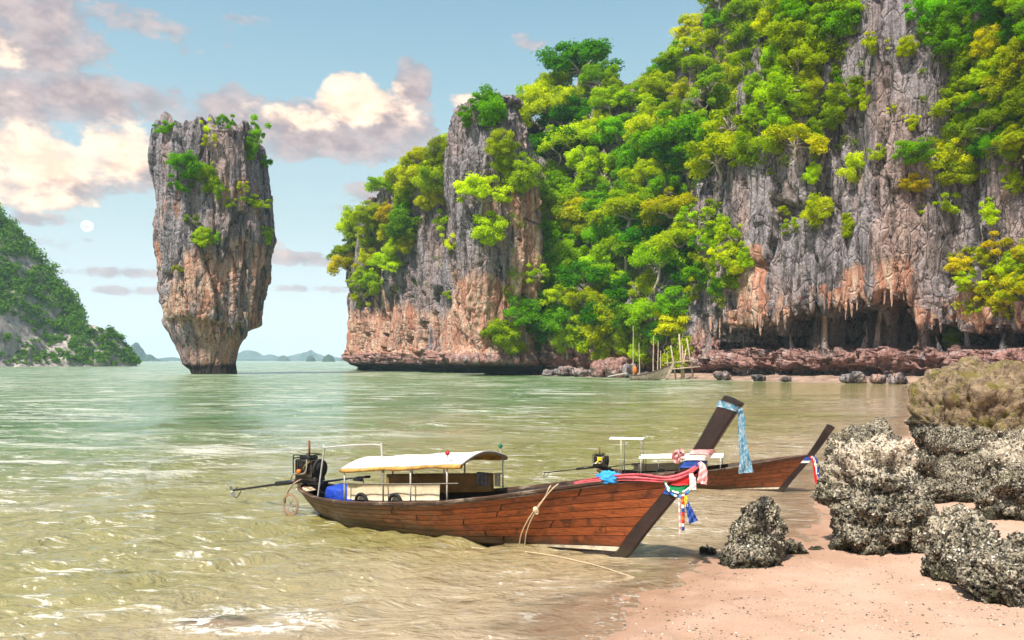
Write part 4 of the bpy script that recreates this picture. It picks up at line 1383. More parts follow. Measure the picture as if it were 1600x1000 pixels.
boulder('boulder', 'small crusted knob on top of the corner boulder', 1530, 10.9, 0.30, 0.3, 0.92, 14, 5, power=2.5, peak=0.3, low=0.3, group=GB)
boulder('boulder', 'grey shell-crusted boulder at the right edge below the mossy one', 1590, 15.6, 0.98, 0.8, 1.66, 5, 6, power=2.7, peak=0.32, lean=0.15, low=0.28, group=GB, bleach=0.5)
boulder('boulder', 'dark crusted boulder behind the prow of the smaller boat', 1340, 20.8, 1.05, 0.85, 1.62, 6, 6, base=-0.1, power=2.5, peak=0.42, lean=0.28, low=0.30, group=GB)
boulder('boulder', 'pointed dark crusted rock standing alone at the water edge', 1170, 12.75, 0.50, 0.42, 1.00, 27, 6, base=-0.05, power=2.5, peak=0.58, lean=0.24, low=0.16, group=GB)
boulder('boulder', 'flat crusted foot of the pointed rock', 1172, 12.45, 0.46, 0.3, 0.34, 17, 5, base=-0.05, power=2.8, peak=0.15, low=0.3, group=GB)
boulder('boulder', 'low crusted stone trailing from the pointed rock', 1243, 13.2, 0.20, 0.16, 0.24, 8, 5, base=0.0, power=2.4, peak=0.3, low=0.4, group=GB, sink=0.06)
boulder('boulder', 'tiny crusted stone beyond the trailing one, by the tall boulder', 1275, 13.4, 0.14, 0.10, 0.12, 18, 4, base=0.0, power=2.4, peak=0.3, low=0.4, group=GB, sink=0.04)
boulder('boulder', 'tiny crusted stone awash below the prow', 1105, 13.4, 0.15, 0.12, 0.10, 9, 4, base=-0.05, power=2.4, peak=0.3, low=0.4, group=GB, sink=0.04)
boulder('boulder', 'crusted rock wedged between the mossy boulder and the tall pale one', 1455, 17.6, 0.42, 0.4, 0.62, 10, 5, power=2.5, peak=0.35, low=0.3, group=GB)
boulder('boulder', 'small crusted stone on the sand near the right edge', 1592, 13.0, 0.16, 0.15, 0.42, 11, 4, power=2.5, peak=0.3, low=0.3, group=GB, sink=0.05)
boulder('boulder', 'crusted rock under the overhang of the mossy boulder', 1510, 17.5, 0.45, 0.45, 0.62, 15, 5, power=2.5, peak=0.35, low=0.3, group=GB)

# pebbles and shell grit strewn on the sand
rng = np.random.RandomState(3)
octa = np.array([(1, 0, 0), (-1, 0, 0), (0, 1, 0), (0, -1, 0), (0, 0, 1), (0, 0, -0.6)], float)
octf = np.array([(0, 2, 4), (2, 1, 4), (1, 3, 4), (3, 0, 4), (2, 0, 5), (1, 2, 5), (3, 1, 5), (0, 3, 5)])
n = 6400
pxs = rng.uniform(960, 1640, n)
pys = 850 + 170 * rng.rand(n)
pY = CAM_H * F / (pys - HZ) * 0.96
pX = (pxs - 800) / F * pY
keep = shore_dist(pX, pY) > 0.12
cl = fbm(np.stack([pX / 0.7, pY / 0.7, pX * 0], 1), 3, 55)
keep &= (cl + rng.rand(n) * 0.9) > 0.45
pX, pY = pX[keep], pY[keep]
n = len(pX)
pz = ground_height(pX, pY)
sz = 0.004 + 0.011 * rng.rand(n) ** 3
big = rng.rand(n) < 0.03
sz[big] *= 1.9
S = np.stack([sz * (0.8 + 0.8 * rng.rand(n)), sz * (0.8 + 0.8 * rng.rand(n)), sz * 0.55], 1)
V = octa[None] * S[:, None, :] * (0.8 + 0.4 * rng.rand(n, 6, 1))
an = rng.rand(n) * 6.28
ca, sa = np.cos(an)[:, None], np.sin(an)[:, None]
V = np.stack([V[..., 0] * ca - V[..., 1] * sa, V[..., 0] * sa + V[..., 1] * ca, V[..., 2]], -1) + np.stack([pX, pY, pz + sz * 0.2], 1)[:, None]
me = mesh_np('pebbles', V.reshape(-1, 3), (octf[None] + np.arange(n)[:, None, None] * 6).reshape(-1, 3), False)
fattr(me, 'tint', np.repeat(np.clip(rng.rand(n) ** 1.8, 0, 1), 8))
tag(link_mesh('pebbles', me, M_shell), 'dark pebbles and shell grit strewn over the pink sand', kind='stuff')

# ------------------------------------------------------------------ rocks along the far shore
fpa = np.array(fp, float)


def far_rock(px, rpx, hpx, seed, label, red=0.0):
    Y = np.interp(px, fpa[:, 0], fpa[:, 1]) - 0.5 if px > 835 else 178.0
    X = (px - 800) / F * Y
    D, Fi = icosphere(4)
    a, c = rpx / F * Y, hpx / F * Y
    P = D / (np.abs(D) ** 2.8).sum(1)[:, None] ** (1 / 2.8) * np.array([a, a * 0.8, c / 2])
    W = P + seed * 7.1
    f1, f2, rid = worley(W / (a * 0.55), seed)
    d = a * (0.24 * fbm(W / a, 4, seed) + 0.22 * (rid - .5) - 0.1 * np.exp(-(f2 - f1) / .06))
    me = mesh_np('far_rock', P + D * d[:, None], Fi, True)
    vattr(me, 'stain', np.full(len(P), 0.25 + 0.3 * red))
    vattr(me, 'pink', np.full(len(P), red))
    o = link_mesh('shore_rock', me, M_cliff)
    o.location = (X, Y, 0.15 + c * 0.40)
    tag(o, label, 'rock', 'rocks along the far shore')
    return o


far_rock(884, 15, 16, 1, 'pale angular rock at the far water edge, leftmost of the row', 0.1)
far_rock(908, 13, 13, 2, 'grey rock beside the pale angular one on the far shore')
far_rock(932, 12, 12, 3, 'low grey rock in the middle of the far row')
far_rock(962, 19, 34, 4, 'tall reddish block standing at the gully foot', 0.7)
far_rock(985, 12, 22, 5, 'grey rock behind the far moored boat stern')
far_rock(940, 16, 30, 16, 'red block under the hanging bushes left of the tall one', 0.9)
far_rock(1128, 14, 14, 6, 'low rock below the red ledge nearest the bamboo frame', 0.2)
far_rock(1185, 11, 10, 7, 'small dark rock on the mud under the red ledge')
far_rock(1228, 9, 8, 8, 'tiny dark rock right of the small one under the ledge')
far_rock(1332, 17, 16, 9, 'wide grey rock in front of the lower cave')
far_rock(1372, 12, 14, 10, 'reddish grey rock right of the wide one', 0.3)
far_rock(1402, 13, 16, 11, 'rock at the end of the far mud strip', 0.2)
far_rock(860, 12, 10, 12, 'small rock at the water under the gully trees')
far_rock(1008, 9, 9, 13, 'tiny rock right behind the far boat')

# stalactites on the lip of the sea cave: parts of the cliff
rng = np.random.RandomState(8)
bpy.context.view_layer.update()
dg = bpy.context.evaluated_depsgraph_get()
haze.hide_viewport = True
for k in range(72):
    px = 1095 + 515 * (k + 0.9 * rng.rand()) / 72
    h = float(np.interp(px, LIP[:, 0], LIP[:, 1]))
    Yc = float(np.interp(px, [1080, 1158, 1255, 1330, 1420, 1520, 1600], [144, 131, 124, 119, 113, 106, 99]))
    py = HZ - (h + 0.6 + 0.8 * rng.rand() - CAM_H) / Yc * F
    got = root_on_rock(px, py)
    if not got or got[2] != great_wall: continue
    p0 = got[0]
    fat = rng.rand() < 0.3
    ln = 0.8 + 3.0 * rng.rand() ** 2
    r0 = (0.20 + 0.30 * rng.rand()) * (2.4 if fat else 1.0)
    nseg = 12
    tt = np.linspace(0, 1, nseg)
    path = np.stack([p0.x + 0.15 * rng.normal() * tt, np.full(nseg, p0.y + 0.3) + 0.2 * rng.normal() * tt, p0.z + 0.8 - (ln + 0.8) * tt], 1)
    V, Fq = tube(path, r0 * (1 - tt) ** (0.45 if fat else 0.7) + 0.04, 14)
    V += (0.10 + 0.28 * fat) * fbm(V * np.array([1, 1, .35]) / (0.45 + .4 * fat), 3, k)[:, None] * np.array([1, 1, 0.3])
    me = mesh_np('stalactite', V, Fq)
    vattr(me, 'stain', np.full(len(V), 0.35 + 0.5 * rng.rand()))
    vattr(me, 'pink', np.zeros(len(V)))
    link_mesh('stalactite', me, M_cliff, great_wall)
# columns and stumps of dripstone standing in the cave
for k, (px, rr_, full) in enumerate([(1108, 1.5, 1), (1162, .6, .5), (1238, .9, .45), (1279, 1.4, .8), (1291, .8, 1), (1352, 1.1, .4), (1371, .7, 1), (1441, 1.5, 1), (1466, .7, .4), (1512, .6, 1), (1572, .9, .6)]):
    Yc = float(np.interp(px, [1080, 1158, 1255, 1330, 1420, 1520, 1600], [144, 131, 124, 119, 113, 106, 99])) + 2.0 + 2.5 * rng.rand()
    h = float(np.interp(px, LIP[:, 0], LIP[:, 1])) + 2.0
    z0, z1 = 3.4, 3.4 + (h - 3.4) * full
    nseg = 16
    tt = np.linspace(0, 1, nseg)
    x = (px - 800) / F * Yc
    path = np.stack([x + 0.25 * np.sin(tt * 3 + k), Yc + 0.2 * np.cos(tt * 4 + k), z0 + (z1 - z0) * tt], 1)
    rad_ = rr_ * (0.38 + 0.7 * (1 - tt) ** 3 + (0.9 * tt ** 4 if full == 1 else -0.3 * tt ** 2))
    V, Fq = tube(path, np.maximum(rad_, .05), 16)
    V += (0.22 * rr_ + .05) * fbm(V * np.array([1, 1, .3]) / 0.5, 3, k + 30)[:, None] * np.array([1, 1, .2])
    me = mesh_np('cave_column', V, Fq)
    vattr(me, 'stain', np.full(len(V), 0.05 + 0.35 * rng.rand()))
    vattr(me, 'pink', np.full(len(V), 0.15))
    link_mesh('cave_column', me, M_cliff, great_wall)
# drip curtain on the overhang of the lone stack
for k in range(26):
    a = rng.uniform(-2.6, 0.35)
    px = 350 + 62 * rng.rand()
    py = 486 + 10 * rng.rand()
    got = root_on_rock(px, py)
    if not got or got[2] != stack: continue
    p0 = got[0]
    ln = 1.2 + 2.6 * rng.rand() ** 1.5
    nseg = 9
    tt = np.linspace(0, 1, nseg)
    path = np.stack([p0.x + 0.25 * rng.normal() * tt, np.full(nseg, p0.y + 0.5), p0.z + 0.8 - (ln + 0.8) * tt], 1)
    V, Fq = tube(path, (0.35 + 0.5 * rng.rand()) * (1 - tt) ** 0.6 + 0.05, 11)
    V += 0.16 * fbm(V * np.array([1, 1, .4]) / 0.6, 3, k + 60)[:, None] * np.array([1, 1, .2])
    me = mesh_np('stalactite', V, Fq)
    vattr(me, 'stain', np.full(len(V), 0.2 + 0.5 * rng.rand()))
    vattr(me, 'pink', np.zeros(len(V)))
    link_mesh('stalactite', me, M_cliff, stack)
haze.hide_viewport = False

# ------------------------------------------------------------------ boats
def wood(name, fresh, old, rough=0.5, split=None, coat=0.15):
    """planked timber: grain along the boat, weathered patches, dark stains; split = (x0, x1) where the varnish gives way to old wood"""
    m, nt = new_mat(name)
    tc = nt.n('ShaderNodeTexCoord').outputs['Object']
    rnd = nt.n('ShaderNodeObjectInfo').outputs['Random']
    off = nt.n('ShaderNodeCombineXYZ', {'X': nt.math('MULTIPLY', rnd, 37.0), 'Y': 0.0, 'Z': nt.math('MULTIPLY', rnd, 11.0)}).outputs[0]
    v = nt.n('ShaderNodeVectorMath', {0: tc, 1: off}, operation='ADD').outputs[0]
    grain = nt.noise(nt.scaled(v, (0.7, 4, 9)), 5.0, 6, 0.7, 0.4)
    blot = nt.noise(v, 1.9, 5, 0.65)
    fine = nt.noise(nt.scaled(v, (1, 1, 3)), 22.0, 4, 0.7)
    cf = nt.mix(nt.ramp(grain, 0.3, 0.7), tuple(x * 0.45 for x in fresh), tuple(min(1, x * 1.5) for x in fresh))
    cf = nt.mix(nt.ramp(rnd, 0, 1, 0.0, 0.75), cf, nt.mix(1.0, cf, (0.50, 0.46, 0.42), 'MULTIPLY'))
    co_ = nt.mix(nt.ramp(grain, 0.3, 0.7), tuple(x * 0.5 for x in old), tuple(min(1, x * 1.45) for x in old))
    if split:
        sx = nt.n('ShaderNodeSeparateXYZ', {'Vector': tc}).outputs[0]
        f = nt.ramp(nt.math('ADD', sx, nt.math('MULTIPLY', nt.math('SUBTRACT', blot, 0.5), 3.6)), split[0], split[1], 1, 0)
        c = nt.mix(f, cf, co_)
    else:
        c = nt.mix(nt.ramp(blot, 0.5, 0.68, 0, 0.7), cf, co_)
    c = nt.mix(nt.ramp(nt.noise(nt.scaled(v, (1, 1, .6)), 3.3, 6, 0.75), 0.50, 0.66, 0, 0.88), c, tuple(x * 0.16 for x in fresh))
    c = nt.mix(nt.ramp(fine, 0.64, 0.74, 0, 0.45), c, (0.42, 0.33, 0.22))
    szz = nt.n('ShaderNodeSeparateXYZ', {'Vector': tc}).outputs[2]
    c = nt.mix(nt.ramp(nt.math('ADD', szz, nt.math('MULTIPLY', nt.math('SUBTRACT', blot, 0.5), 0.35)), 0.06, 0.26, 0.8, 0), c, (0.035, 0.026, 0.014))
    b = nt.n('ShaderNodeBump', {'Strength': 0.5, 'Distance': 0.012, 'Height': nt.math('ADD', grain, nt.math('MULTIPLY', fine, 0.4))})
    p = nt.n('ShaderNodeBsdfPrincipled', {'Base Color': c, 'Roughness': nt.ramp(blot, 0.3, 0.7, rough * 0.75, min(1, rough * 1.3)), 'Specular IOR Level': 0.4, 'Coat Weight': coat, 'Coat Roughness': 0.35, 'Normal': b.outputs[0]})
    finish(nt, p.outputs[0])
    return m


M_plank = wood('varnished_plank', (0.30, 0.070, 0.016), (0.15, 0.085, 0.048), 0.5, (1.8, 5.0))
M_plank2 = wood('dark_varnished_plank', (0.20, 0.055, 0.016), (0.12, 0.06, 0.035), 0.5, (0.6, 2.0))
M_pale = wood('bleached_plank', (0.42, 0.33, 0.25), (0.5, 0.42, 0.34), 0.8)
M_stem = wood('dark_stem_timber', (0.024, 0.009, 0.006), (0.040, 0.015, 0.010), 0.45, None, 0.3)
M_rail = wood('worn_rail', (0.10, 0.05, 0.03), (0.30, 0.24, 0.18), 0.7)
M_hull = plain('tarred_hull', (0.028, 0.018, 0.013), 0.6, 0, 0.5, 4, 0.3)
M_stripe = plain('cream_stripe_paint', (0.72, 0.62, 0.48), 0.6, 0, 0.2, 9, 0.2, 0.4, (1, 1, 1), (0.2, 0.13, 0.08), 0.7)
M_canvas = plain('white_canvas', (0.80, 0.77, 0.70), 0.85, 0, 0.06, 3, 0.15, 0.2)
M_tarpin = plain('ochre_canvas', (0.55, 0.33, 0.10), 0.85, 0, 0.25, 4, 0.15, 0.2, (1, 1, 1), (0.30, 0.16, 0.06), 0.6)
M_hem = plain('rolled_hem', (0.46, 0.26, 0.08), 0.85, 0, 0.45, 7, 0.3, 0.2, (1, 1, 1), (0.75, 0.45, 0.06), 0.8)
M_screen = plain('beige_screen_cloth', (0.66, 0.54, 0.37), 0.85, 0, 0.16, 3, 0.15, 0.2)
M_screen_brown = plain('brown_screen_cloth', (0.44, 0.24, 0.09), 0.85, 0, 0.25, 3, 0.15, 0.2)
M_pipe = plain('galvanised_pipe', (0.55, 0.52, 0.47), 0.45, 0.3, 0.2, 12, 0.1)
M_pole_d = plain('dull_pole', (0.24, 0.22, 0.19), 0.6, 0.2, 0.3, 12, 0.1)
M_black = plain('black_steel', (0.016, 0.015, 0.015), 0.4, 0.2, 0.6, 14, 0.3, 0.5)
M_greasy = plain('greasy_iron', (0.05, 0.040, 0.035), 0.42, 0.4, 0.8, 11, 0.6, 0.5, (1, 1, 1), (0.16, 0.09, 0.05), 0.7)
M_rubber = plain('tyre_rubber', (0.014, 0.013, 0.013), 0.75, 0, 0.3, 20, 0.2)
M_chrome = plain('bare_metal', (0.55, 0.53, 0.50), 0.3, 0.8, 0.25, 12, 0.1)
M_rust = plain('rusty_pipe', (0.24, 0.08, 0.035), 0.8, 0.1, 0.4, 14, 0.3)
M_orange = plain('orange_plastic', (0.65, 0.16, 0.02), 0.5, 0, 0.15, 8, 0.05)
M_yellow = plain('yellow_plastic', (0.70, 0.48, 0.02), 0.5, 0, 0.15, 8, 0.05)
M_blue = plain('blue_tarpaulin', (0.012, 0.055, 0.42), 0.55, 0, 0.35, 6, 0.35)
M_bluel = plain('light_blue_cloth', (0.03, 0.30, 0.72), 0.7, 0, 0.3, 9, 0.3)
M_grey = plain('grey_cloth', (0.26, 0.235, 0.24), 0.9, 0, 0.35, 14, 0.2, 0.2, (6, 6, 1))
M_rope = plain('pale_rope', (0.62, 0.48, 0.32), 0.9, 0, 0.25, 40, 0.4)
M_hose = plain('brown_hose', (0.30, 0.19, 0.12), 0.6, 0, 0.3, 12, 0.2)
M_red = plain('red_ribbon', (0.58, 0.012, 0.014), 0.6, 0, 0.2, 14, 0.2)
M_pink = plain('rose_scarf', (0.72, 0.13, 0.16), 0.7, 0, 0.30, 16, 0.3)
M_pinkp = plain('pale_pink_gauze', (0.80, 0.40, 0.40), 0.7, 0, 0.25, 16, 0.3)
M_white = plain('white_ribbon', (0.80, 0.76, 0.68), 0.7, 0, 0.12, 14, 0.2)
M_navy = plain('navy_ribbon', (0.015, 0.06, 0.30), 0.6, 0, 0.3, 14, 0.2)
M_green = plain('green_ribbon', (0.01, 0.26, 0.09), 0.6, 0, 0.2, 14, 0.2)
M_redlamp = plain('red_lens', (0.45, 0.008, 0.02), 0.15, 0, 0.1, 5, 0.0, 0.6)
M_greenlamp = plain('green_lens', (0.005, 0.14, 0.06), 0.15, 0, 0.1, 5, 0.0, 0.6)
# tulle: an open printed weave
M_tulle, nt = new_mat('blue_tulle')
tc = nt.n('ShaderNodeTexCoord').outputs['Object']
nf = nt.noise(nt.scaled(tc, (1, 1, .6)), 32.0, 4, 0.7)
c = nt.mix(nt.ramp(nf, 0.42, 0.60), (0.10, 0.36, 0.55), (0.62, 0.72, 0.76))
d_ = nt.n('ShaderNodeBsdfDiffuse', {'Color': c})
t_ = nt.n('ShaderNodeBsdfTranslucent', {'Color': c})
mx = nt.n('ShaderNodeMixShader', {0: 0.45, 1: d_.outputs[0], 2: t_.outputs[0]})
hole = nt.ramp(nt.noise(tc, 75.0, 2, 0.6), 0.56, 0.66, 0, 0.75)
mx2 = nt.n('ShaderNodeMixShader', {0: hole, 1: mx.outputs[0], 2: nt.n('ShaderNodeBsdfTransparent').outputs[0]})
finish(nt, mx2.outputs[0])


def box(c, s, rot=None, bevel=0.0):
    """box as (verts, quads); bevel chamfers the vertical look by shrinking the end faces"""
    c, s = np.array(c, float), np.array(s, float) / 2
    k = bevel
    V = []
    for z, q in ((-1, 1), (1, 1)):
        for x, y in ((-1, -1), (1, -1), (1, 1), (-1, 1)):
            V.append((x * s[0], y * s[1], z * s[2]))
    V = np.array(V)
    if rot is not None:
        V = V @ np.array(Matrix.Rotation(rot[0], 3, rot[1])).T
    return V + c, np.array([(3, 2, 1, 0), (4, 5, 6, 7), (0, 1, 5, 4), (1, 2, 6, 5), (2, 3, 7, 6), (3, 0, 4, 7)])


def rounded(c, s, r=0.02, rot=None):
    """box with chamfered edges: three crossed slabs hulled"""
    bm = bmesh.new()
    bmesh.ops.create_cube(bm, size=1.0)
    for v in bm.verts:
        v.co = Vector((v.co.x * s[0], v.co.y * s[1], v.co.z * s[2]))
    bmesh.ops.bevel(bm, geom=bm.edges[:], offset=r, segments=2, affect='EDGES', profile=0.6)
    bmesh.ops.triangulate(bm, faces=bm.faces[:])
    bm.verts.ensure_lookup_table()
    V = np.array([v.co[:] for v in bm.verts])
    Fi = np.array([[v.index for v in f.verts] for f in bm.faces])
    bm.free()
    if rot is not None:
        V = V @ np.array(Matrix.Rotation(rot[0], 3, rot[1])).T
    Fi = np.concatenate([Fi, Fi[:, 2:3]], 1)
    return V + np.array(c), Fi


def part(name, shape, mat, parent, smooth=False):
    V, Fq = merge(shape) if isinstance(shape, list) else shape
    Fq = np.asarray(Fq)
    if Fq.shape[1] == 4 and (Fq[:, 2] == Fq[:, 3]).any():
        me = bpy.data.meshes.new(name)
        me.from_pydata(V.tolist(), [], [list(dict.fromkeys(f)) for f in Fq.tolist()])
        if smooth:
            me.polygons.foreach_set('use_smooth', np.ones(len(me.polygons), dtype=bool))
    else:
        me = mesh_np(name, V, Fq, smooth)
    return link_mesh(name, me, mat, parent)


def rod(a, b, r, sides=8, r1=None):
    a, b = np.array(a, float), np.array(b, float)
    V, Fq = tube(np.stack([a, a + (b - a) * 0.5, b]), [r, (r + (r1 or r)) / 2, r1 or r], sides)
    n = len(V)
    V = np.concatenate([V, [a], [b]])
    caps = [(n, (i + 1) % sides, i, i) for i in range(sides)] + [(n + 1, n - sides + i, n - sides + (i + 1) % sides, n - sides + (i + 1) % sides) for i in range(sides)]
    return V, np.concatenate([Fq, np.array(caps)])


def curve_pts(pts, n=24):
    """smooth path through points (Catmull-Rom)"""
    P = np.array(pts, float)
    P = np.concatenate([[2 * P[0] - P[1]], P, [2 * P[-1] - P[-2]]])
    out = []
    m = len(P) - 3
    for i in range(m):
        p0, p1, p2, p3 = P[i:i + 4]
        for t in np.linspace(0, 1, max(2, n // m), endpoint=(i == m - 1)):
            out.append(0.5 * ((2 * p1) + (-p0 + p2) * t + (2 * p0 - 5 * p1 + 4 * p2 - p3) * t * t + (-p0 + 3 * p1 - 3 * p2 + p3) * t ** 3))
    return np.array(out)


def cord(pts, r, n=24, sides=6):
    P = curve_pts(pts, n)
    return tube(P, np.full(len(P), r), sides)


def ring(c, R_, r, axis='y', nu=22, nv=8, arc=(0, 2 * math.pi)):
    a = np.linspace(arc[0], arc[1], nu)
    if axis == 'y':
        P = np.stack([c[0] + R_ * np.cos(a), np.full(nu, c[1]), c[2] + R_ * np.sin(a)], 1)
    elif axis == 'x':
        P = np.stack([np.full(nu, c[0]), c[1] + R_ * np.cos(a), c[2] + R_ * np.sin(a)], 1)
    else:
        P = np.stack([c[0] + R_ * np.cos(a), c[1] + R_ * np.sin(a), np.full(nu, c[2])], 1)
    return tube(P, np.full(nu, r), nv)


def sheet(grid, thick=0.006):
    """cloth from a (rows, cols, 3) grid, given thickness"""
    G = np.asarray(grid, float)
    r, c, _ = G.shape
    du = np.gradient(G, axis=1)
    dv = np.gradient(G, axis=0)
    n = np.cross(du, dv)
    n /= np.linalg.norm(n, axis=2)[..., None] + 1e-9
    A, B_ = (G + n * thick / 2).reshape(-1, 3), (G - n * thick / 2).reshape(-1, 3)
    f = grid_faces(c, r)
    V = np.concatenate([A, B_])
    k = r * c
    rim = [i for i in range(c)] + [i * c + c - 1 for i in range(1, r)] + [(r - 1) * c + i for i in range(c - 2, -1, -1)] + [i * c for i in range(r - 2, 0, -1)]
    side = np.array([(rim[i], rim[(i + 1) % len(rim)], rim[(i + 1) % len(rim)] + k, rim[i] + k) for i in range(len(rim))])
    return V, np.concatenate([f, f[:, ::-1] + k, side])


SHEER = np.array([(0, .60), (.3, .53), (1, .46), (2, .485), (2.83, .55), (4.24, .69), (5.2, .86), (6.18, 1.07), (7.19, 1.285), (8.1, 1.45)])
BEAM = np.array([(0, .20), (.15, .34), (.5, .50), (1, .62), (2, .76), (3.2, .80), (4.2, .78), (5.2, .68), (6.18, .50), (7.0, .29), (7.6, .14), (7.98, .055)])
STEM_IN = np.array([(-.10, 7.12), (.15, 7.25), (.318, 7.30), (.997, 7.90), (1.233, 8.05), (1.45, 8.18)])     # z, x of the hull end at the stem


def hull_point(u, v, out=0.0, side=-1):
    """u 0..1 stern to bow, v 0..1 keel to gunwale; out pushes outwards"""
    u, v = np.broadcast_arrays(np.asarray(u, float), np.asarray(v, float))
    xs = u * 7.98
    zs = np.interp(xs, SHEER[:, 0], SHEER[:, 1])
    bm_ = np.interp(xs, BEAM[:, 0], BEAM[:, 1])
    zk = np.interp(xs, [0, .5, 1.5, 4, 6.2, 7.98], [.10, -.10, -.22, -.22, -.12, -.03])
    full = np.interp(xs, [0, 1.5, 4.5, 7.98], [.75, .45, .5, .95])
    z = zk + (zs - zk) * v ** 1.06
    y = bm_ * v ** full
    xb = np.interp(z, STEM_IN[:, 0], STEM_IN[:, 1])
    x0 = 0.30 * (1 - v)
    x = x0 + u * (xb - x0)
    e = 1e-3
    return np.stack([x, side * (y + out * 0.92), z - out * 0.25], -1)


def strake(v0, v1, u0, u1, side, n=12, g=0.006, th=0.020):
    us = np.linspace(u0, u1, n)
    rows = [hull_point(us, np.full(n, vv), oo, side) for vv, oo in ((v0 + g, 0.0), (v0 + g, th), ((v0 + v1) / 2, th * 1.12), (v1 - g, th), (v1 - g, 0.0))]
    V = np.concatenate(rows)
    f = grid_faces(n, 5)
    ends = np.array([(0, n, 2 * n, 3 * n), (0, 3 * n, 4 * n, 4 * n)])
    ends = np.concatenate([ends, ends + (n - 1)])
    return V, (f if side < 0 else f[:, ::-1])


def longtail_boat(name, label, loc, rotz, scale, spec):
    t = empty(name, loc, rotz, scale)
    tag(t, label, 'boat', 'longtail boats')
    rng = np.random.RandomState(spec.get('seed', 1))
    plank_m = spec.get('plank', M_plank)
    # shell: outside and inside skins with a floor
    us = np.linspace(0, 1, 40)
    vsn = np.linspace(0, 1, 12)
    parts_ = []
    for side in (-1, 1):
        for inset in (0.0, -0.045):
            G = np.concatenate([hull_point(us, np.full(40, v), inset, side) for v in vsn])
            f = grid_faces(40, 12)
            parts_.append((G, f if (side < 0) == (inset == 0) else f[:, ::-1]))
    uu = np.linspace(0.01, 0.985, 40)
    fl = spec.get('floor', 0.42)
    A, B_ = hull_point(uu, np.full(40, fl), -0.03, -1), hull_point(uu, np.full(40, fl), -0.03, 1)
    hull = part('hull', parts_, spec.get('hull', M_hull), t, True)
    zmid = np.maximum((A[:, 2] + B_[:, 2]) / 2, 0.16)
    A[:, 2] = B_[:, 2] = zmid
    part('floor_boards', (np.concatenate([A, B_]), grid_faces(40, 2)), M_stem, t)
    # transom
    tv = np.linspace(0, 1, 8)
    TL, TR = hull_point(np.zeros(8), tv, 0, -1), hull_point(np.zeros(8), tv, 0, 1)
    part('transom', (np.concatenate([TL - np.array([.01, 0, 0]), TR - np.array([.01, 0, 0])]), grid_faces(8, 2)), M_stem, t)
    # strakes, each in several lengths
    ns = spec.get('strakes', 7)
    edges = 0.16 + 0.80 * np.linspace(0, 1, ns + 1) ** 0.92
    for side in (-1, 1):
        for k in range(ns):
            cuts = [0.0] + sorted(np.clip(np.array([0.34, 0.66]) + rng.normal(size=2) * 0.09, 0.12, 0.9).tolist()) + [1.0]
            if not spec.get('butts', True): cuts = [0.0, 1.0]
            for u0, u1 in zip(cuts[:-1], cuts[1:]):
                part('plank', strake(edges[k], edges[k + 1], u0 + 0.0015, u1 - 0.0015, side, 12, 0.0045, 0.018 + 0.005 * rng.rand()), plank_m, t)
    # rails
    un = np.linspace(0, 1, 44)
    for side in (-1, 1):
        top = hull_point(un, np.ones(44), 0.0, side)
        out = np.array([0, side, 0])
        rail = [top + out * .040 + (0, 0, -.022), top + out * .048 + (0, 0, .016), top + out * .030 + (0, 0, .030), top - out * .045 + (0, 0, .028), top - out * .055 + (0, 0, -.02), top + out * .040 + (0, 0, -.022)]
        part('gunwale', (np.concatenate(rail), grid_faces(44, 6)[:, ::-side]), M_rail, t)
        low = hull_point(un, np.full(44, 0.965), 0.018, side)
        rub = [low + out * .0 + (0, 0, -.016), low + out * .022 + (0, 0, -.012), low + out * .022 + (0, 0, .012), low + (0, 0, .016)]
        part('rubbing_strip', (np.concatenate(rub), grid_faces(44, 4)[:, ::-side]), M_rail, t)
        # painted stripe near the forefoot
        v0, v1 = (0.100, 0.155)
        us2 = np.linspace(spec.get('stripe', 0.70), 0.998, 20)
        wv = np.linspace(0.35, 1, 20)
        st = [hull_point(us2, v1 - (v1 - v0) * wv, .006, side), hull_point(us2, v1 - (v1 - v0) * wv, .026, side), hull_point(us2, np.full(20, v1), .026, side), hull_point(us2, np.full(20, v1), .006, side)]
        part('waterline_stripe', (np.concatenate(st), grid_faces(20, 4)[:, ::(1 if side < 0 else -1)]), M_stripe, t)
    # stem post that sweeps up into the prow
    outer = np.array([(7.10, -.12), (7.38, 0), (7.586, .355), (8.156, 1.025), (8.74, 1.81), (8.995, 2.25), (9.205, 2.535)])
    inner = np.array([(6.90, -.10), (7.20, .10), (7.272, .318), (7.868, .997), (8.436, 1.79), (8.68, 2.25), (8.925, 2.66)])
    if spec.get('hook'):        # short upturned bow of the small far boat
        outer = np.array([(7.02, -.12), (7.38, -.04), (7.6, .2), (7.83, .45), (8.45, .95), (8.70, 1.5), (8.75, 2.0)])
        inner = np.array([(6.70, -.10), (7.10, .12), (7.3, .4), (7.60, .75), (8.05, 1.25), (8.45, 1.6), (8.62, 2.02)])
    ti_ = np.linspace(0, 1, 7)
    tt = np.linspace(0, 1, 22)
    O = np.stack([np.interp(tt, ti_, outer[:, k]) for k in (0, 1)], 1)
    I = np.stack([np.interp(tt, ti_, inner[:, k]) for k in (0, 1)], 1)
    sm = lambda Q: np.stack([np.convolve(np.r_[Q[0, k], Q[0, k], Q[:, k], Q[-1, k], Q[-1, k]], np.ones(5) / 5, 'valid') for k in (0, 1)], 1)
    O2, I2 = sm(O), sm(I)
    O2[0], I2[0], O2[-1], I2[-1] = O[0], I[0], O[-1], I[-1]
    hw = np.interp(tt, [0, .5, 1], [.065, .080, .10])
    ch = 0.03
    prof = []
    for q, s_ in ((0.0, -.55), (0.09, -1), (0.91, -1), (1.0, -.55), (1.0, .55), (0.91, 1), (0.09, 1), (0.0, .55)):
        pt = O2 * (1 - q) + I2 * q
        prof.append(np.stack([pt[:, 0], s_ * hw, pt[:, 1]], 1))
    G = np.stack(prof, 1)      # along, 8, 3
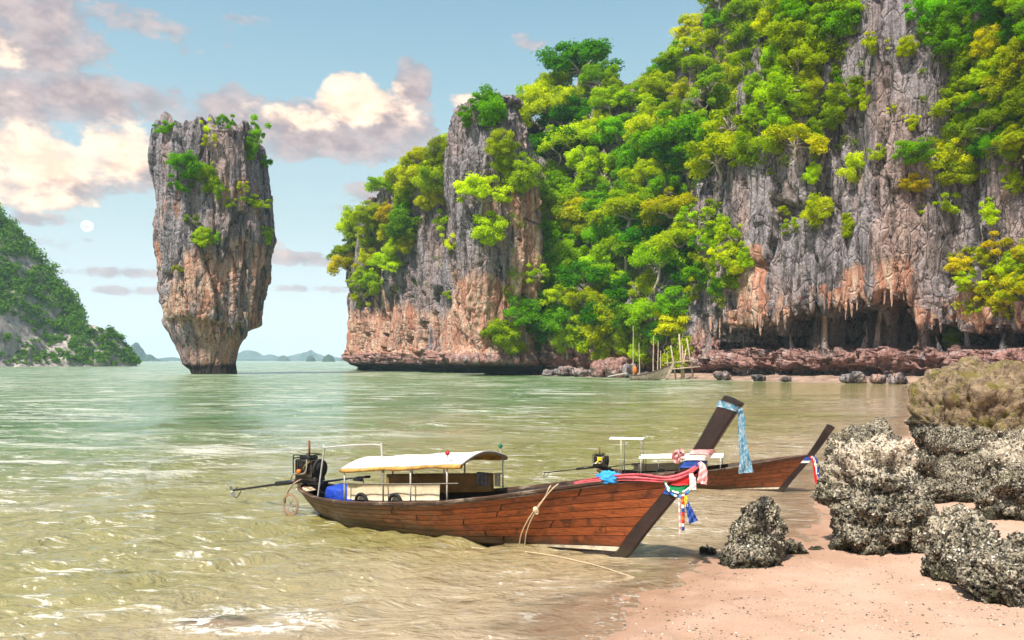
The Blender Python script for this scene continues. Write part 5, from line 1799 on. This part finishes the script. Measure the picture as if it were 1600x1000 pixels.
    V = G.reshape(-1, 3)
    f = grid_faces(8, 22, True)
    n = len(V)
    capc = G[-1].mean(0) + np.array([.012, 0, .022])
    V = np.concatenate([V, [capc]])
    cap = np.array([(n, n - 8 + i, n - 8 + (i + 1) % 8, n - 8 + (i + 1) % 8) for i in range(8)])
    part('stem_post', (V, np.concatenate([f, cap])), M_stem if not spec.get('hook') else plank_m, t)
    # thwarts and a foredeck
    for x in (5.9, 6.6):
        u = x / 7.98
        a, b = hull_point(u, .93, -.03, -1), hull_point(u, .93, -.03, 1)
        part('thwart', box((a + b) / 2, (.22, abs(a[1] - b[1]), .03)), M_rail, t)
    a = hull_point(np.linspace(.80, .985, 10), np.full(10, .96), -.03, -1)
    b = hull_point(np.linspace(.80, .985, 10), np.full(10, .96), -.03, 1)
    part('foredeck', (np.concatenate([a, b]), grid_faces(10, 2)), M_rail, t)
    return t


def engine_set(t, spec):
    """motor on its pivot with the long propeller shaft and the tiller arm"""
    rng = np.random.RandomState(spec.get('seed', 1))
    ex, ez = 0.10, 0.94
    e = part('engine', [rounded((ex, 0, ez), (.50, .34, .36), .03), rounded((ex + .02, 0, ez - .21), (.62, .26, .10), .02)], M_greasy, t)
    fins = []
    for k in range(7):
        fins.append(box((ex - .20 + .065 * k, 0, ez + .03), (.018, .372, .26)))
    part('cooling_fins', fins, M_black, e)['kind'] = 'stuff'
    part('rocker_cover', rounded((ex - .02, 0, ez + .215), (.36, .20, .08), .03), M_black, e)
    fw = [ring((ex + .31, 0, ez + .0), .17, .035, 'x', 20, 8)] + [rod((ex + .27, 0, ez), (ex + .345, 0, ez), .15, 16)]
    part('flywheel', fw, M_rubber, e, True)
    part('bed_plate', rounded((ex + .05, 0, ez - .30), (.80, .20, .07), .015), M_black, e)
    cage = [cord([(ex - .27, s, ez - .12), (ex - .27, s, ez + .22), (ex - .22, s, ez + .27), (ex + .14, s, ez + .27), (ex + .20, s, ez + .18)], .012, 20) for s in (-.19, .19)] + [rod((ex - .27, -.19, ez + .2), (ex - .27, .19, ez + .2), .012), rod((ex + .14, -.19, ez + .27), (ex + .14, .19, ez + .27), .012)]
    part('roll_cage', cage, M_black, e, True)
    part('coolant_pipe', cord([(ex + .14, -.20, ez + .20), (ex + .14, -.22, ez - .02), (ex + .04, -.22, ez - .10), (ex - .22, -.22, ez - .12), (ex - .34, -.20, ez - .24)], .019, 24, 8), M_chrome, e, True)
    part('exhaust_pipe', rod((ex - .02, .02, ez + .22), (ex - .02, .02, ez + .56), .022), M_rust, e, True)
    part('oil_filter', rod((ex - .06, -.20, ez - .06), (ex - .06, -.26, ez - .06), .05, 12), M_orange if spec.get('near') else M_yellow, e, True)
    if not spec.get('near'):
        part('air_filter', rounded((ex + .02, -.20, ez + .07), (.20, .06, .16), .02), M_yellow, e)
    part('wiring', [cord([(ex + .02, -.19, ez + .0), (ex + .10, -.22, ez + .08), (ex + .22, -.20, ez + .16)], .007, 12, 5)], M_yellow, e)
    pv = part('pivot_post', [rod((ex, 0, .30), (ex, 0, ez - .30), .045, 10), rounded((ex, 0, .50), (.22, .30, .08), .02)], M_greasy, t)
    tail = spec.get('tail', (-2.35, 0, .24))
    sh = part('propeller_shaft', [rod((ex - .25, 0, ez - .30), tail, .030, 10, .022), rod((ex - .30, 0, ez - .31), (ex - 1.0, 0, ez - .31 - (ez - .31 - tail[2]) * .30), .052, 10)], M_black, t, True)
    tx, tz = tail[0], tail[2]
    for k in range(3):
        a = k * 2.094 + .4
        d = np.array([0, math.cos(a), math.sin(a)])
        s2 = np.cross(d, [1, 0, 0])
        P = np.array([tx, 0, tz])
        q = np.array([P + d * .02 - s2 * .02, P + d * .10 - s2 * .05 + (.03, 0, 0), P + d * .15, P + d * .10 + s2 * .05 - (.03, 0, 0), P + d * .02 + s2 * .02])
        part('blade', (np.concatenate([q, q + (.008, 0, 0)]), np.array([(0, 1, 2, 3), (0, 3, 4, 4), (8, 7, 6, 5), (9, 8, 5, 5), (0, 5, 6, 1), (1, 6, 7, 2), (2, 7, 8, 3), (3, 8, 9, 4), (4, 9, 5, 0)])), M_chrome, sh)
    part('skeg', [cord([(tx + .25, 0, tz), (tx + .10, 0, tz - .16), (tx - .04, 0, tz - .10)], .010, 12)], M_black, sh)
    hd = part('tiller_arm', [rod((ex + .40, 0, ez - .27), (1.55, -.05, ez - .08), .024, 8, .018), rod((1.50, -.05, ez - .09), (1.82, -.06, ez - .05), .020, 8)], M_black, t, True)
    part('throttle_box', rounded((1.52, -.05, ez - .13), (.22, .07, .06), .02), M_black, hd)
    part('grip', rod((1.70, -.06, ez - .065), (1.84, -.06, ez - .048), .027, 10), M_rubber, hd, True)
    part('throttle_lever', rod((1.66, -.06, ez - .09), (1.69, -.06, ez - .27), .010), M_black, hd)
    part('fuel_line', [cord([(ex + .32, -.05, ez - .30), (ex + .46, -.10, .48), (ex + .60, -.05, .46), (ex + .78, .0, .40)], .008, 20, 5)], M_black, t)


def canopy(t, name, x0, x1, z0, z1, hw, rise, mat_top, posts, near_hw=None, base_pad=0.0, hem=True, nx=16, ny=14, sag=0.02):
    """arched awning on posts; posts: (x, side, bottom z)"""
    xs = np.linspace(x0, x1, nx)
    a = np.linspace(-1, 1, ny)
    G = np.zeros((ny, nx, 3))
    zz = z0 + (z1 - z0) * (xs - x0) / (x1 - x0)
    w_ = 1 + 0 * xs
    for j, q in enumerate(a):
        G[j, :, 0] = xs
        G[j, :, 1] = q * hw * w_
        G[j, :, 2] = zz + rise * (1 - abs(q) ** 1.8) - sag * np.sin((xs - x0) / (x1 - x0) * math.pi * 3) ** 2 * (1 - q * q)
    c = part(name, sheet(G, .012), mat_top, t, True)
    if hem:
        U = G.copy()
        U[..., 2] -= .014
        part('lining', sheet(U, .004), M_tarpin, c, True)
        for s in (-1, 1):
            P = np.stack([xs, np.full(nx, s * hw * 1.005), zz - .035 + .010 * np.sin(xs * 5.3)], 1)
            rad = .036 + .010 * np.sin(xs * 7.7) * np.cos(xs * 3.1)
            part('hem', tube(P, rad, 8), M_hem, c, True)
        for x in np.linspace(x0 + .02, x1 - .02, 5):
            z = z0 + (z1 - z0) * (x - x0) / (x1 - x0)
            P = [(x, q * hw * .98, z + rise * (1 - abs(q) ** 1.8) - .035) for q in np.linspace(-1, 1, 11)]
            part('bow', cord(P, .013, 22, 6), M_pole_d, c, True)
        P = [(x, 0, z0 + (z1 - z0) * (x - x0) / (x1 - x0) + rise - .04) for x in np.linspace(x0, x1, 4)]
        part('ridge_pole', cord(P, .013, 12, 6), M_pole_d, c, True)
    for k, (x, s, zb) in enumerate(posts):
        z = z0 + (z1 - z0) * (x - x0) / (x1 - x0)
        part('post', rod((x, s * hw * .97, zb), (x, s * hw * .97, z + .01), .016, 8), M_pipe if k % 3 != 1 else M_pole_d, c, True)
    return c


def gun(x, side, out=0.0):
    return hull_point(x / 7.98, 1.0, out, side)


# --- the near boat
B1 = on_water(985, 872)
S1 = on_water(478, 800)
ax = (B1 - S1)
rot1 = math.atan2(ax.y, ax.x)
sc1 = ax.length / 7.38
boat = longtail_boat('longtail_boat', 'large red-brown wooden longtail boat with white canopy and scarves on its prow', S1, rot1, sc1, {'seed': 3})
engine_set(boat, {'near': True, 'seed': 3, 'tail': (-2.30, 0, .26)})
pp = []
for x, s in ((1.78, -1), (2.75, -1), (3.40, -1), (4.22, -1), (1.78, 1), (2.3, 1), (3.1, 1), (3.6, 1), (4.48, 1)):
    pp.append((x, s, float(gun(x, s)[2]) - .03))
can = canopy(boat, 'canopy', 1.70, 4.55, 1.11, 1.40, .72, .155, M_canvas, pp)
# side screens
def screen(x0, x1, s, zt0, zt1, mat, name, inset=.10, drop=0.0):
    xs = np.linspace(x0, x1, 18)
    rows = []
    for q in np.linspace(0, 1, 5):
        g = np.array([hull_point(x / 7.98, .96, -inset, s) for x in xs])
        zt = np.interp(xs, [x0, x1], [zt0, zt1])
        g2 = g.copy()
        g2[:, 2] = g[:, 2] * (1 - q) + zt * q
        g2[:, 1] += .010 * np.sin(xs * 9 + q * 2)
        rows.append(g2)
    return part(name, sheet(np.array(rows), .006), mat, boat, True)


screen(1.80, 4.15, -1, .80, .99, M_screen, 'side_screen', .22)
sb = screen(1.80, 4.50, 1, .85, 1.06, M_screen_brown, 'side_screen')
for s in (-1, 1):
    P = [(x, s * .72, z) for x, z in ((1.78, .845), (3.0, .93), (4.48, 1.06))]
    part('rail_wire', cord(P, .009, 16, 5), M_pole_d, boat)
part('bench', box((3.2, .25, .50), (2.4, .30, .03)), M_rail, boat)
for x, y, z, m_, nm in ((4.20, -.66, 1.52, M_redlamp, 'red_lamp'), (4.50, .58, 1.55, M_greenlamp, 'green_lamp')):
    V, Fi = icosphere(2)
    l = part('navigation_lamp', (V * np.array([.045, .045, .045]) + np.array([x, y, z + .04]), np.concatenate([Fi, Fi[:, 2:]], 1)), m_, can, True)
    part('lamp_stem', rod((x, y, z - .13), (x, y, z), .010), M_pipe, l)
# open pipe frame over the stern
part('pipe_frame', cord([(.82, -.46, .44), (1.0, -.46, 1.42), (1.05, -.46, 1.46), (1.9, -.30, 1.55), (2.30, -.28, 1.56), (2.34, -.28, 1.50), (2.40, -.28, .50)], .017, 60, 6), M_pipe, boat, True)


def local(o, p):
    """boat coordinates to world"""
    M = Matrix.LocRotScale(o.location, o.rotation_euler, o.scale)
    return M @ Vector(p)


def placed(name, shape, mat, o, label, cat, group=None, smooth=True):
    """a separate thing lying on a boat: its mesh is written in boat coordinates, its own origin where the boat stands"""
    q = part(name, shape, mat, None, smooth)
    q.location, q.rotation_euler, q.scale = o.location, o.rotation_euler, o.scale
    return tag(q, label, cat, group)


def folded(x0, x1, y0, y1, z0, z1, seed, n=18, amp=.03):
    """bundled tarpaulin"""
    D, Fi = icosphere(4)
    P = D / (np.abs(D) ** 9).sum(1)[:, None] ** (1 / 9)
    c = np.array([(x0 + x1) / 2, (y0 + y1) / 2, (z0 + z1) / 2])
    h = np.array([(x1 - x0) / 2, (y1 - y0) / 2, (z1 - z0) / 2])
    P = P * h + c
    P = P + D * (amp * (ridged(P * np.array([9, 9, 4]), 2, seed) - .3))[:, None]
    return P, np.concatenate([Fi, Fi[:, 2:]], 1)


placed('tarpaulin', folded(.92, 1.70, -.38, .25, .34, .66, 4, amp=.035), M_blue, boat, 'bundled blue tarpaulin between engine and canopy of the large boat', 'tarpaulin')
for x, w_ in ((2.12, 'nearer the engine'), (2.98, 'nearer the middle')):
    g = gun(x, -1)
    placed('tyre', [ring((x, g[1] + .16, g[2] + .02), .135, .032, 'y', 26, 10)], M_rubber, boat, f'black tyre against the beige screen of the large boat, {w_}', 'tyre', 'tyres on the large boat')
# curtains drawn aside at the forward end
xs = np.linspace(3.92, 4.26, 26)
G = np.array([[(x, .66 + .018 * math.sin(x * 70), .80 + .26 * q) for x in xs] for q in np.linspace(0, 1, 4)])
placed('curtain', sheet(G, .006), M_grey, boat, 'grey gathered curtain at the forward end under the white canopy', 'curtain')
xs = np.linspace(4.32, 4.46, 16)
G = np.array([[(x, .655 + .016 * math.sin(x * 80), .82 + .24 * q) for x in xs] for q in np.linspace(0, 1, 4)])
placed('curtain', sheet(G, .006), M_screen, boat, 'narrow beige curtain beside the grey one under the canopy', 'curtain')
# hoses and the coil at the stern
placed('hose', [cord([(-.05, -.12, .70), (-.22, -.20, .55), (-.36, -.26, .25), (-.34, -.26, .02), (-.26, -.2, -.05)], .016, 40)], M_hose, boat, 'brown hose looping from the engine over the stern into the water', 'hose')
placed('hose', [cord([(.05, -.16, .72), (-.10, -.26, .60), (-.26, -.30, .38), (-.30, -.30, .20)], .016, 30)], M_hose, boat, 'shorter brown hose beside the long one at the stern', 'hose')
coil = [ring((-.10, -.33, .20), .19 + .012 * k, .010, 'y', 26, 6) for k in range(4)]
for k in range(6):
    a = k * 1.047
    coil.append(rod((-.10, -.33, .20), (-.10 + .2 * math.cos(a), -.33, .20 + .2 * math.sin(a)), .006, 5))
placed('rope_coil', coil, M_hose, boat, 'round coil of brown line hung on the stern quarter', 'rope')
rngc = np.random.RandomState(2)
placed('rope_pile', [cord([(.25 + .12 * rngc.normal(), -.12 + .10 * rngc.normal(), .50 + .04 * rngc.rand()) for _ in range(16)], .018, 90)], M_rope, boat, 'tangled pale rope in the stern under the engine', 'rope')
# rope over the near side
def hullside(x, v, out):
    return hull_point(x / 7.98, v, out, -1)


rp = [gun(6.2, -1, -.02) + (0, 0, .05), gun(6.2, -1, .05) + (0, 0, .03), hullside(6.17, .90, .045), hullside(6.10, .74, .05), hullside(6.04, .55, .05), hullside(5.98, .34, .05), hullside(5.93, .15, .06), hullside(5.96, .08, .07), hullside(6.04, .15, .06), hullside(6.08, .35, .05), hullside(6.10, .56, .05), hullside(6.13, .72, .055), hullside(6.18, .90, .05), gun(6.26, -1, .05) + (0, 0, .02), gun(6.30, -1, -.05) + (0, 0, .05)]
kn = hullside(6.11, .73, .07)
V, Fi = icosphere(3)
knot = (V * np.array([.045, .03, .055]) * (1 + .3 * gnoise(V * 2.5, 5)[:, None]) + kn, np.concatenate([Fi, Fi[:, 2:]], 1))
placed('rope', [cord(rp, .011, 90, 6), knot, cord([kn, kn + (.06, -.03, .02), kn + (.07, -.03, -.05), kn + (.02, -.03, -.06)], .010, 20)], M_rope, boat, 'pale rope knotted over the near side of the large boat', 'rope')
placed('mooring_line', [cord([hullside(4.0, .12, .10) + (0, -.05, 0), hullside(5.0, .12, .12) + (0, -.10, .0), (6.0, -.62, .03), (7.0, -.72, .015), (7.7, -.95, .0), (8.4, -1.2, -.02)], .008, 50, 5)], M_rope, boat, 'thin mooring line along the waterline of the large boat', 'rope')
D, Fi = icosphere(4)
P = D * np.array([.20, .12, .09]) * (1 + .25 * gnoise(D * 3, 9)[:, None]) + gun(7.05, 1, -.06) * np.array([1, 0, 1]) + np.array([-.02, -.22, .03])
placed('cloth', (P + D * (.02 * ridged(P * 12, 2, 3))[:, None], np.concatenate([Fi, Fi[:, 2:]], 1)), M_bluel, boat, 'crumpled light blue cloth on the foredeck edge of the large boat', 'cloth')


# --- scarves on the prow
def stem_axis(q):
    """centre of the stem post at q 0..1, and its half width across"""
    ti_ = np.linspace(0, 1, 7)
    outer = np.array([(7.10, -.12), (7.38, 0), (7.586, .355), (8.156, 1.025), (8.74, 1.81), (8.995, 2.25), (9.205, 2.535)])
    inner = np.array([(6.90, -.10), (7.20, .10), (7.272, .318), (7.868, .997), (8.436, 1.79), (8.68, 2.25), (8.925, 2.66)])
    O = np.array([np.interp(q, ti_, outer[:, k]) for k in (0, 1)])
    I = np.array([np.interp(q, ti_, inner[:, k]) for k in (0, 1)])
    return O, I


def wrap(q0, q1, extra=.014, twist=.0, turns=1.0, n=30, wob=.006):
    """band of cloth round the stem between heights q0 and q1"""
    rows = []
    for q in np.linspace(q0, q1, 5):
        O, I = stem_axis(q)
        c = (O + I) / 2
        h = np.linalg.norm(O - I) / 2 + extra
        d = (O - I) / np.linalg.norm(O - I)
        hwid = np.interp(q, [0, .5, 1], [.062, .075, .095]) + extra
        a = np.linspace(0, 2 * np.pi, n)
        ca, sa = np.cos(a), np.sin(a)
        p_ = 5.0
        r = 1 / (np.abs(ca) ** p_ + np.abs(sa) ** p_) ** (1 / p_)
        along = twist * sa
        up = np.array([-d[1], d[0]])
        if up[1] < 0: up = -up
        x = c[0] + d[0] * h * r * ca + up[0] * along + wob * np.sin(a * 7 + q * 90)
        z = c[1] + d[1] * h * r * ca + up[1] * along
        rows.append(np.stack([x, hwid * r * sa, z], 1))
    return sheet(np.array(rows), .010)


placed('ribbon', wrap(.655, .672, .012, -.02), M_pinkp, boat, 'dusty pink band, uppermost of the wraps round the large prow', 'ribbon', 'ribbons on the large prow')
placed('ribbon', wrap(.634, .653, .016, -.02), M_white, boat, 'white band wrapped below the dusty pink one on the large prow', 'ribbon', 'ribbons on the large prow')
placed('ribbon', wrap(.608, .632, .018, -.02), M_navy, boat, 'navy blue band wrapped under the white one on the large prow', 'ribbon', 'ribbons on the large prow')
placed('ribbon', wrap(.562, .595, .020, .05), M_red, boat, 'bright red band wrapped round the large prow', 'ribbon', 'ribbons on the large prow')
placed('ribbon', wrap(.543, .560, .022, .06), M_green, boat, 'green band wrapped under the red one on the large prow', 'ribbon', 'ribbons on the large prow')
placed('ribbon', wrap(.530, .541, .020, .05), M_navy, boat, 'lowest dark blue band round the large prow', 'ribbon', 'ribbons on the large prow')


def strip(pts, wid, n=40, ruffle=.3, seed=0, thick=.006, wdir=(0, 0, 1)):
    """ribbon of cloth following a path, pleated along its length"""
    P = curve_pts(pts, n)
    m = len(P)
    t = np.linspace(0, 1, m)
    w_ = np.interp(t, np.linspace(0, 1, len(wid)), wid)
    k = 9
    T = np.gradient(P, axis=0)
    T /= np.linalg.norm(T, axis=1)[:, None] + 1e-9
    wd = np.array(wdir, float)
    A = wd - T * (T @ wd)[:, None]
    A /= np.linalg.norm(A, axis=1)[:, None] + 1e-9
    N = np.cross(T, A)
    rows = []
    for j, q in enumerate(np.linspace(-1, 1, k)):
        fold = np.sin(q * 7 + t * 5 + seed) * ruffle + .4 * ruffle * np.sin(t * 23 + q * 3 + seed)
        rows.append(P + A * (q * w_ / 2)[:, None] + N * (fold * w_ * .35)[:, None])
    return sheet(np.array(rows), thick)


O5, I5 = stem_axis(.60)
sx, sz_ = (O5 + I5) / 2
placed('scarf', [strip([gun(6.55, -1, .0) + (0, 0, .05), gun(7.0, -1, .03) + (0, 0, .06), gun(7.45, -1, .05) + (0, 0, .03), (7.98, -.13, 1.34), (8.20, -.13, 1.38), (8.44, -.12, 1.50), (8.58, -.05, 1.64)], [.03, .08, .11, .10, .09, .08, .06], 60, .5, 1)],
       M_pink, boat, 'long rose scarf draped from the gunwale up round the large prow', 'scarf')
placed('scarf', [strip([(8.56, -.10, 1.64), (8.62, -.13, 1.56), (8.63, -.14, 1.44), (8.62, -.14, 1.32)], [.05, .11, .14, .16], 30, .5, 3, wdir=(1, 0, 0))], M_pinkp, boat, 'pale pink gauze end fluttering in front of the large prow', 'scarf')
placed('scarf', [strip([(8.32, -.09, 1.72), (8.26, -.12, 1.76), (8.21, -.12, 1.70), (8.20, -.11, 1.60)], [.05, .13, .15, .08], 30, .8, 5, wdir=(1, 0, .4))], M_pinkp, boat, 'pink and white gauze knot behind the large prow', 'scarf')
placed('scarf', [strip([(8.44, -.13, 1.46), (8.47, -.15, 1.36), (8.47, -.15, 1.22)], [.06, .09, .11], 24, .5, 7, wdir=(1, 0, 0))], M_white, boat, 'short white cloth end hanging beside the rose scarf', 'scarf')


def beads(pts, r, n, mats, label, name='garland'):
    """garland of beads: one thing, a mesh per colour"""
    P = curve_pts(pts, max(n, 2 * len(pts)))
    e_ = empty(name, boat.location)
    e_.rotation_euler, e_.scale = boat.rotation_euler, boat.scale
    V, Fi = icosphere(1)
    Fi4 = np.concatenate([Fi, Fi[:, 2:]], 1)
    for k, mm in enumerate(mats):
        idx = [i for i in range(len(P)) if (i // 3) % len(mats) == k]
        if not idx: continue
        q = part('bead_string', [(V * r * 1.15 + P[i], Fi4) for i in idx], mm, e_, True)
        q['kind'] = 'stuff'
    return tag(e_, label, 'garland', 'garlands on the large prow')


beads([(8.02, -.09, 1.33), (8.04, -.12, 1.22), (8.14, -.14, 1.12), (8.27, -.14, 1.09), (8.38, -.12, 1.16), (8.45, -.07, 1.28)], .019, 48, [M_bluel, M_white, M_navy], 'blue and white bead garland slung low under the large prow')
beads([(8.00, -.09, 1.40), (8.02, -.12, 1.28), (8.12, -.14, 1.18), (8.26, -.14, 1.15), (8.40, -.12, 1.23), (8.48, -.07, 1.38)], .016, 44, [M_white, M_white, M_green], 'white bead garland above the blue one on the large prow')
beads([(8.31, -.14, 1.09), (8.32, -.15, .95), (8.32, -.15, .75), (8.32, -.15, .60)], .024, 30, [M_red, M_orange, M_red, M_white, M_navy], 'red and orange flower string hanging straight down from the large prow')
beads([(8.25, -.14, 1.09), (8.26, -.15, .90), (8.27, -.15, .68), (8.27, -.15, .48)], .016, 36, [M_white, M_pinkp], 'thin white flower string hanging beside the red one')
placed('tassel', [strip([(8.36, -.14, 1.06), (8.40, -.15, .94), (8.45, -.15, .82), (8.50, -.15, .73)], [.04, .08, .13, .16], 30, .6, 9, wdir=(1, 0, .2))], M_navy, boat, 'deep blue tassel flaring under the large prow', 'tassel')
placed('tassel', [strip([(8.35, -.14, 1.12), (8.37, -.15, 1.04), (8.37, -.15, .95)], [.04, .06, .05], 14, .4, 11, wdir=(1, 0, 0))], M_yellow, boat, 'short yellow ribbon above the blue tassel', 'tassel')
# tulle at the prow head
placed('tulle_band', wrap(.925, .965, .012, -.03), M_tulle, boat, 'blue and white tulle band tied round the prow head', 'scarf')
Oh, Ih = stem_axis(.945)
hx, hz = Oh
kx = (V * .05 if False else icosphere(2)[0] * .05) + np.array([hx + .03, -.03, hz])
placed('tulle_scarf', [strip([(hx + .03, -.03, hz), (hx + .05, -.05, hz - .10), (hx + .06, -.05, hz - .40), (hx + .10, -.05, hz - .72), (hx + .13, -.05, hz - .92)], [.05, .09, .11, .16, .24], 44, .6, 2, wdir=(1, 0, 0)),
                       (kx, np.concatenate([icosphere(2)[1], icosphere(2)[1][:, 2:]], 1))], M_tulle, boat, 'light blue tulle scarf hanging from the prow head of the large boat', 'scarf')

# --- the smaller boat behind
B2, S2 = on_water(1226, 768), on_water(934, 754)
ax = B2 - S2
boat2 = longtail_boat('longtail_boat', 'smaller dark wooden longtail boat behind the prow of the large one', S2, math.atan2(ax.y, ax.x), ax.length / 7.38, {'seed': 8, 'plank': M_plank2, 'strakes': 6})
engine_set(boat2, {'near': False, 'seed': 5, 'tail': (-2.35, 0, .30)})
pp = [(x, s, float(gun(x, s)[2]) - .03) for x, s in ((1.9, -1), (2.6, -1), (3.8, -1), (5.0, -1), (1.9, 1), (3.4, 1), (5.0, 1))]
canopy(boat2, 'canopy', 1.8, 5.1, 1.14, 1.30, .66, .10, M_canvas, pp, hem=False)
pp = [(1.05, -1, .42), (1.85, -1, .46), (1.05, 1, .42), (1.85, 1, .46)]
canopy(boat2, 'helm_canopy', .55, 1.95, 1.86, 1.88, .42, .05, M_canvas, pp, hem=False)
for s in (-1, 1):
    for x in (1.05, 1.85):
        part('brace', rod((x - .12, s * .41, .45), (x, s * .41, 1.0), .012), M_pole_d, boat2)
xs = np.linspace(1.5, 4.6, 12)
G = np.array([[hull_point(x / 7.98, .95, -.1, 1) + np.array([0, 0, .30 * q]) for x in xs] for q in np.linspace(0, 1, 3)])
part('side_screen', sheet(G, .006), M_screen, boat2)
g = gun(2.75, -1)
placed('tyre', [ring((2.75, g[1] + .07, g[2] + .05), .20, .055, 'y', 26, 10)], M_rubber, boat2, 'black tyre standing in the smaller boat behind the prow', 'tyre')
bo = boat
boat = boat2
placed('ribbon', wrap(.555, .585, .02, .02), M_navy, boat2, 'blue band round the prow of the smaller boat', 'ribbon')
placed('ribbon', wrap(.535, .553, .02, .02), M_white, boat2, 'white band round the prow of the smaller boat', 'ribbon')
for k, (dx, ln, m_, lb) in enumerate(((.0, .95, M_red, 'long red ribbon'), (.05, .60, M_white, 'white ribbon'), (.11, .72, M_navy, 'blue ribbon'))):
    x = 8.42 + dx
    placed('ribbon', [strip([(x - .12, -.12, 1.42), (x - .02, -.15, 1.30), (x + .02, -.15, 1.10), (x + .10, -.15, 1.35 - ln)], [.07, .09, .09, .09], 26, .5, k, wdir=(1, 0, 0))], m_, boat2, f'{lb} hanging from the prow of the smaller boat', 'ribbon')
boat = bo

# --- the pale boat moored under the far cliff
S3 = on_water(982, 593.5)
E3 = on_water(1050, 593.5)
s3 = (E3 - S3).length / 8.4
boat3 = longtail_boat('moored_boat', 'pale weathered boat moored under the gully on the far shore', S3 + Vector((0, 0, -.1)), -0.05, s3, {'seed': 12, 'plank': M_pale, 'hull': M_pale, 'hook': True, 'strakes': 4, 'butts': False})
boat3.scale = (s3, s3, s3 * 2.1)
boat3['group'] = 'boats on the far shore'
part('propeller_shaft', rod((.3, 0, .75), (-4.0, 0, .35), .06, 6), M_pipe, boat3)
part('engine', rounded((.1, 0, .95), (.8, .5, .5), .06), M_greasy, boat3)
D, Fi = icosphere(3)
q = placed('float', (D * .42 * np.array([1, 1, .9]) + np.array([1.2, -.4, .95]), np.concatenate([Fi, Fi[:, 2:]], 1)), M_orange, boat3, 'orange round float on the stern of the far moored boat', 'float')

# --- bamboo poles standing in the mud
M_bamboo = plain('dry_bamboo', (0.45, 0.35, 0.25), 0.8, 0, 0.3, 2, 0.2)


def pole(px, py0, py1, dpx, label, Y=None):
    Y = Y or float(np.interp(px, fpa[:, 0], fpa[:, 1])) - 2.0
    a = at(px, py1, Y)
    a.z = min(a.z, 0.2)
    b = at(px + dpx, py0, Y + .6)
    n = 9
    t = np.linspace(0, 1, n)[:, None]
    P = np.array(a) * (1 - t) + np.array(b) * t + .05 * np.sin(t * 5 + px) * np.array([1, 0, 0])
    V, Fq = tube(P - np.array(a), np.linspace(.12, .07, n), 7)
    o = part('bamboo_pole', (V, Fq), M_bamboo, None, True)
    o.location = a
    return tag(o, label, 'pole', 'bamboo poles on the far shore')


pole(990, 508, 588, -1, 'tallest bamboo pole standing by the stern of the far boat')
pole(999, 536, 588, 0, 'shorter bamboo pole just right of the tallest one')
pole(1021, 524, 588, 0, 'tall bamboo pole amidships of the far boat')
pole(1028, 532, 588, 0, 'bamboo pole close beside the one amidships')
pole(1033, 548, 588, -1, 'short bamboo pole at the bow of the far boat')
pole(1043, 550, 590, 0, 'bamboo pole beyond the bow of the far boat')
fr = empty('bamboo_scaffold', at(1070, 590, 136))
tag(fr, 'rickety scaffold of tied bamboo poles on the far shore right of the moored boat', 'scaffold')
fl_ = fr.location
for (x0, y0, x1, y1, r) in ((1056, 592, 1048, 540, .15), (1066, 592, 1061, 522, .20), (1064, 592, 1072, 545, .14), (1083, 590, 1073, 528, .15), (1069, 592, 1066, 540, .14)):
    part('pole', rod(np.array(at(x0, y0, 136) - fl_), np.array(at(x1, y1, 136.4) - fl_), r, 7, r * .7), M_bamboo, fr, True)
for (x0, y0, x1, y1) in ((1038, 568, 1086, 563), (1046, 577, 1094, 573)):
    part('crossbar', rod(np.array(at(x0, y0, 135.8) - fl_), np.array(at(x1, y1, 135.8) - fl_), .11, 6), M_bamboo, fr, True)

# --- the moon, risen pale in the daylight sky
M_moon, nt = new_mat('moon_surface')
tc = nt.n('ShaderNodeTexCoord').outputs['Object']
mc = nt.mix(nt.ramp(nt.noise(tc, 0.012, 4, 0.55), 0.42, 0.60), (0.60, 0.62, 0.62), (0.78, 0.77, 0.74))
em = nt.n('ShaderNodeEmission', {'Color': mc, 'Strength': 1.0})
finish(nt, em.outputs[0])
mp = at(136, 353, 20000)
V, Fi = icosphere(4)
me = mesh_np('moon', V * (9.3 / F * 20000), Fi, True)
mo = link_mesh('moon', me, M_moon)
mo.location = mp
tag(mo, 'small pale full moon above the green hill', 'moon')
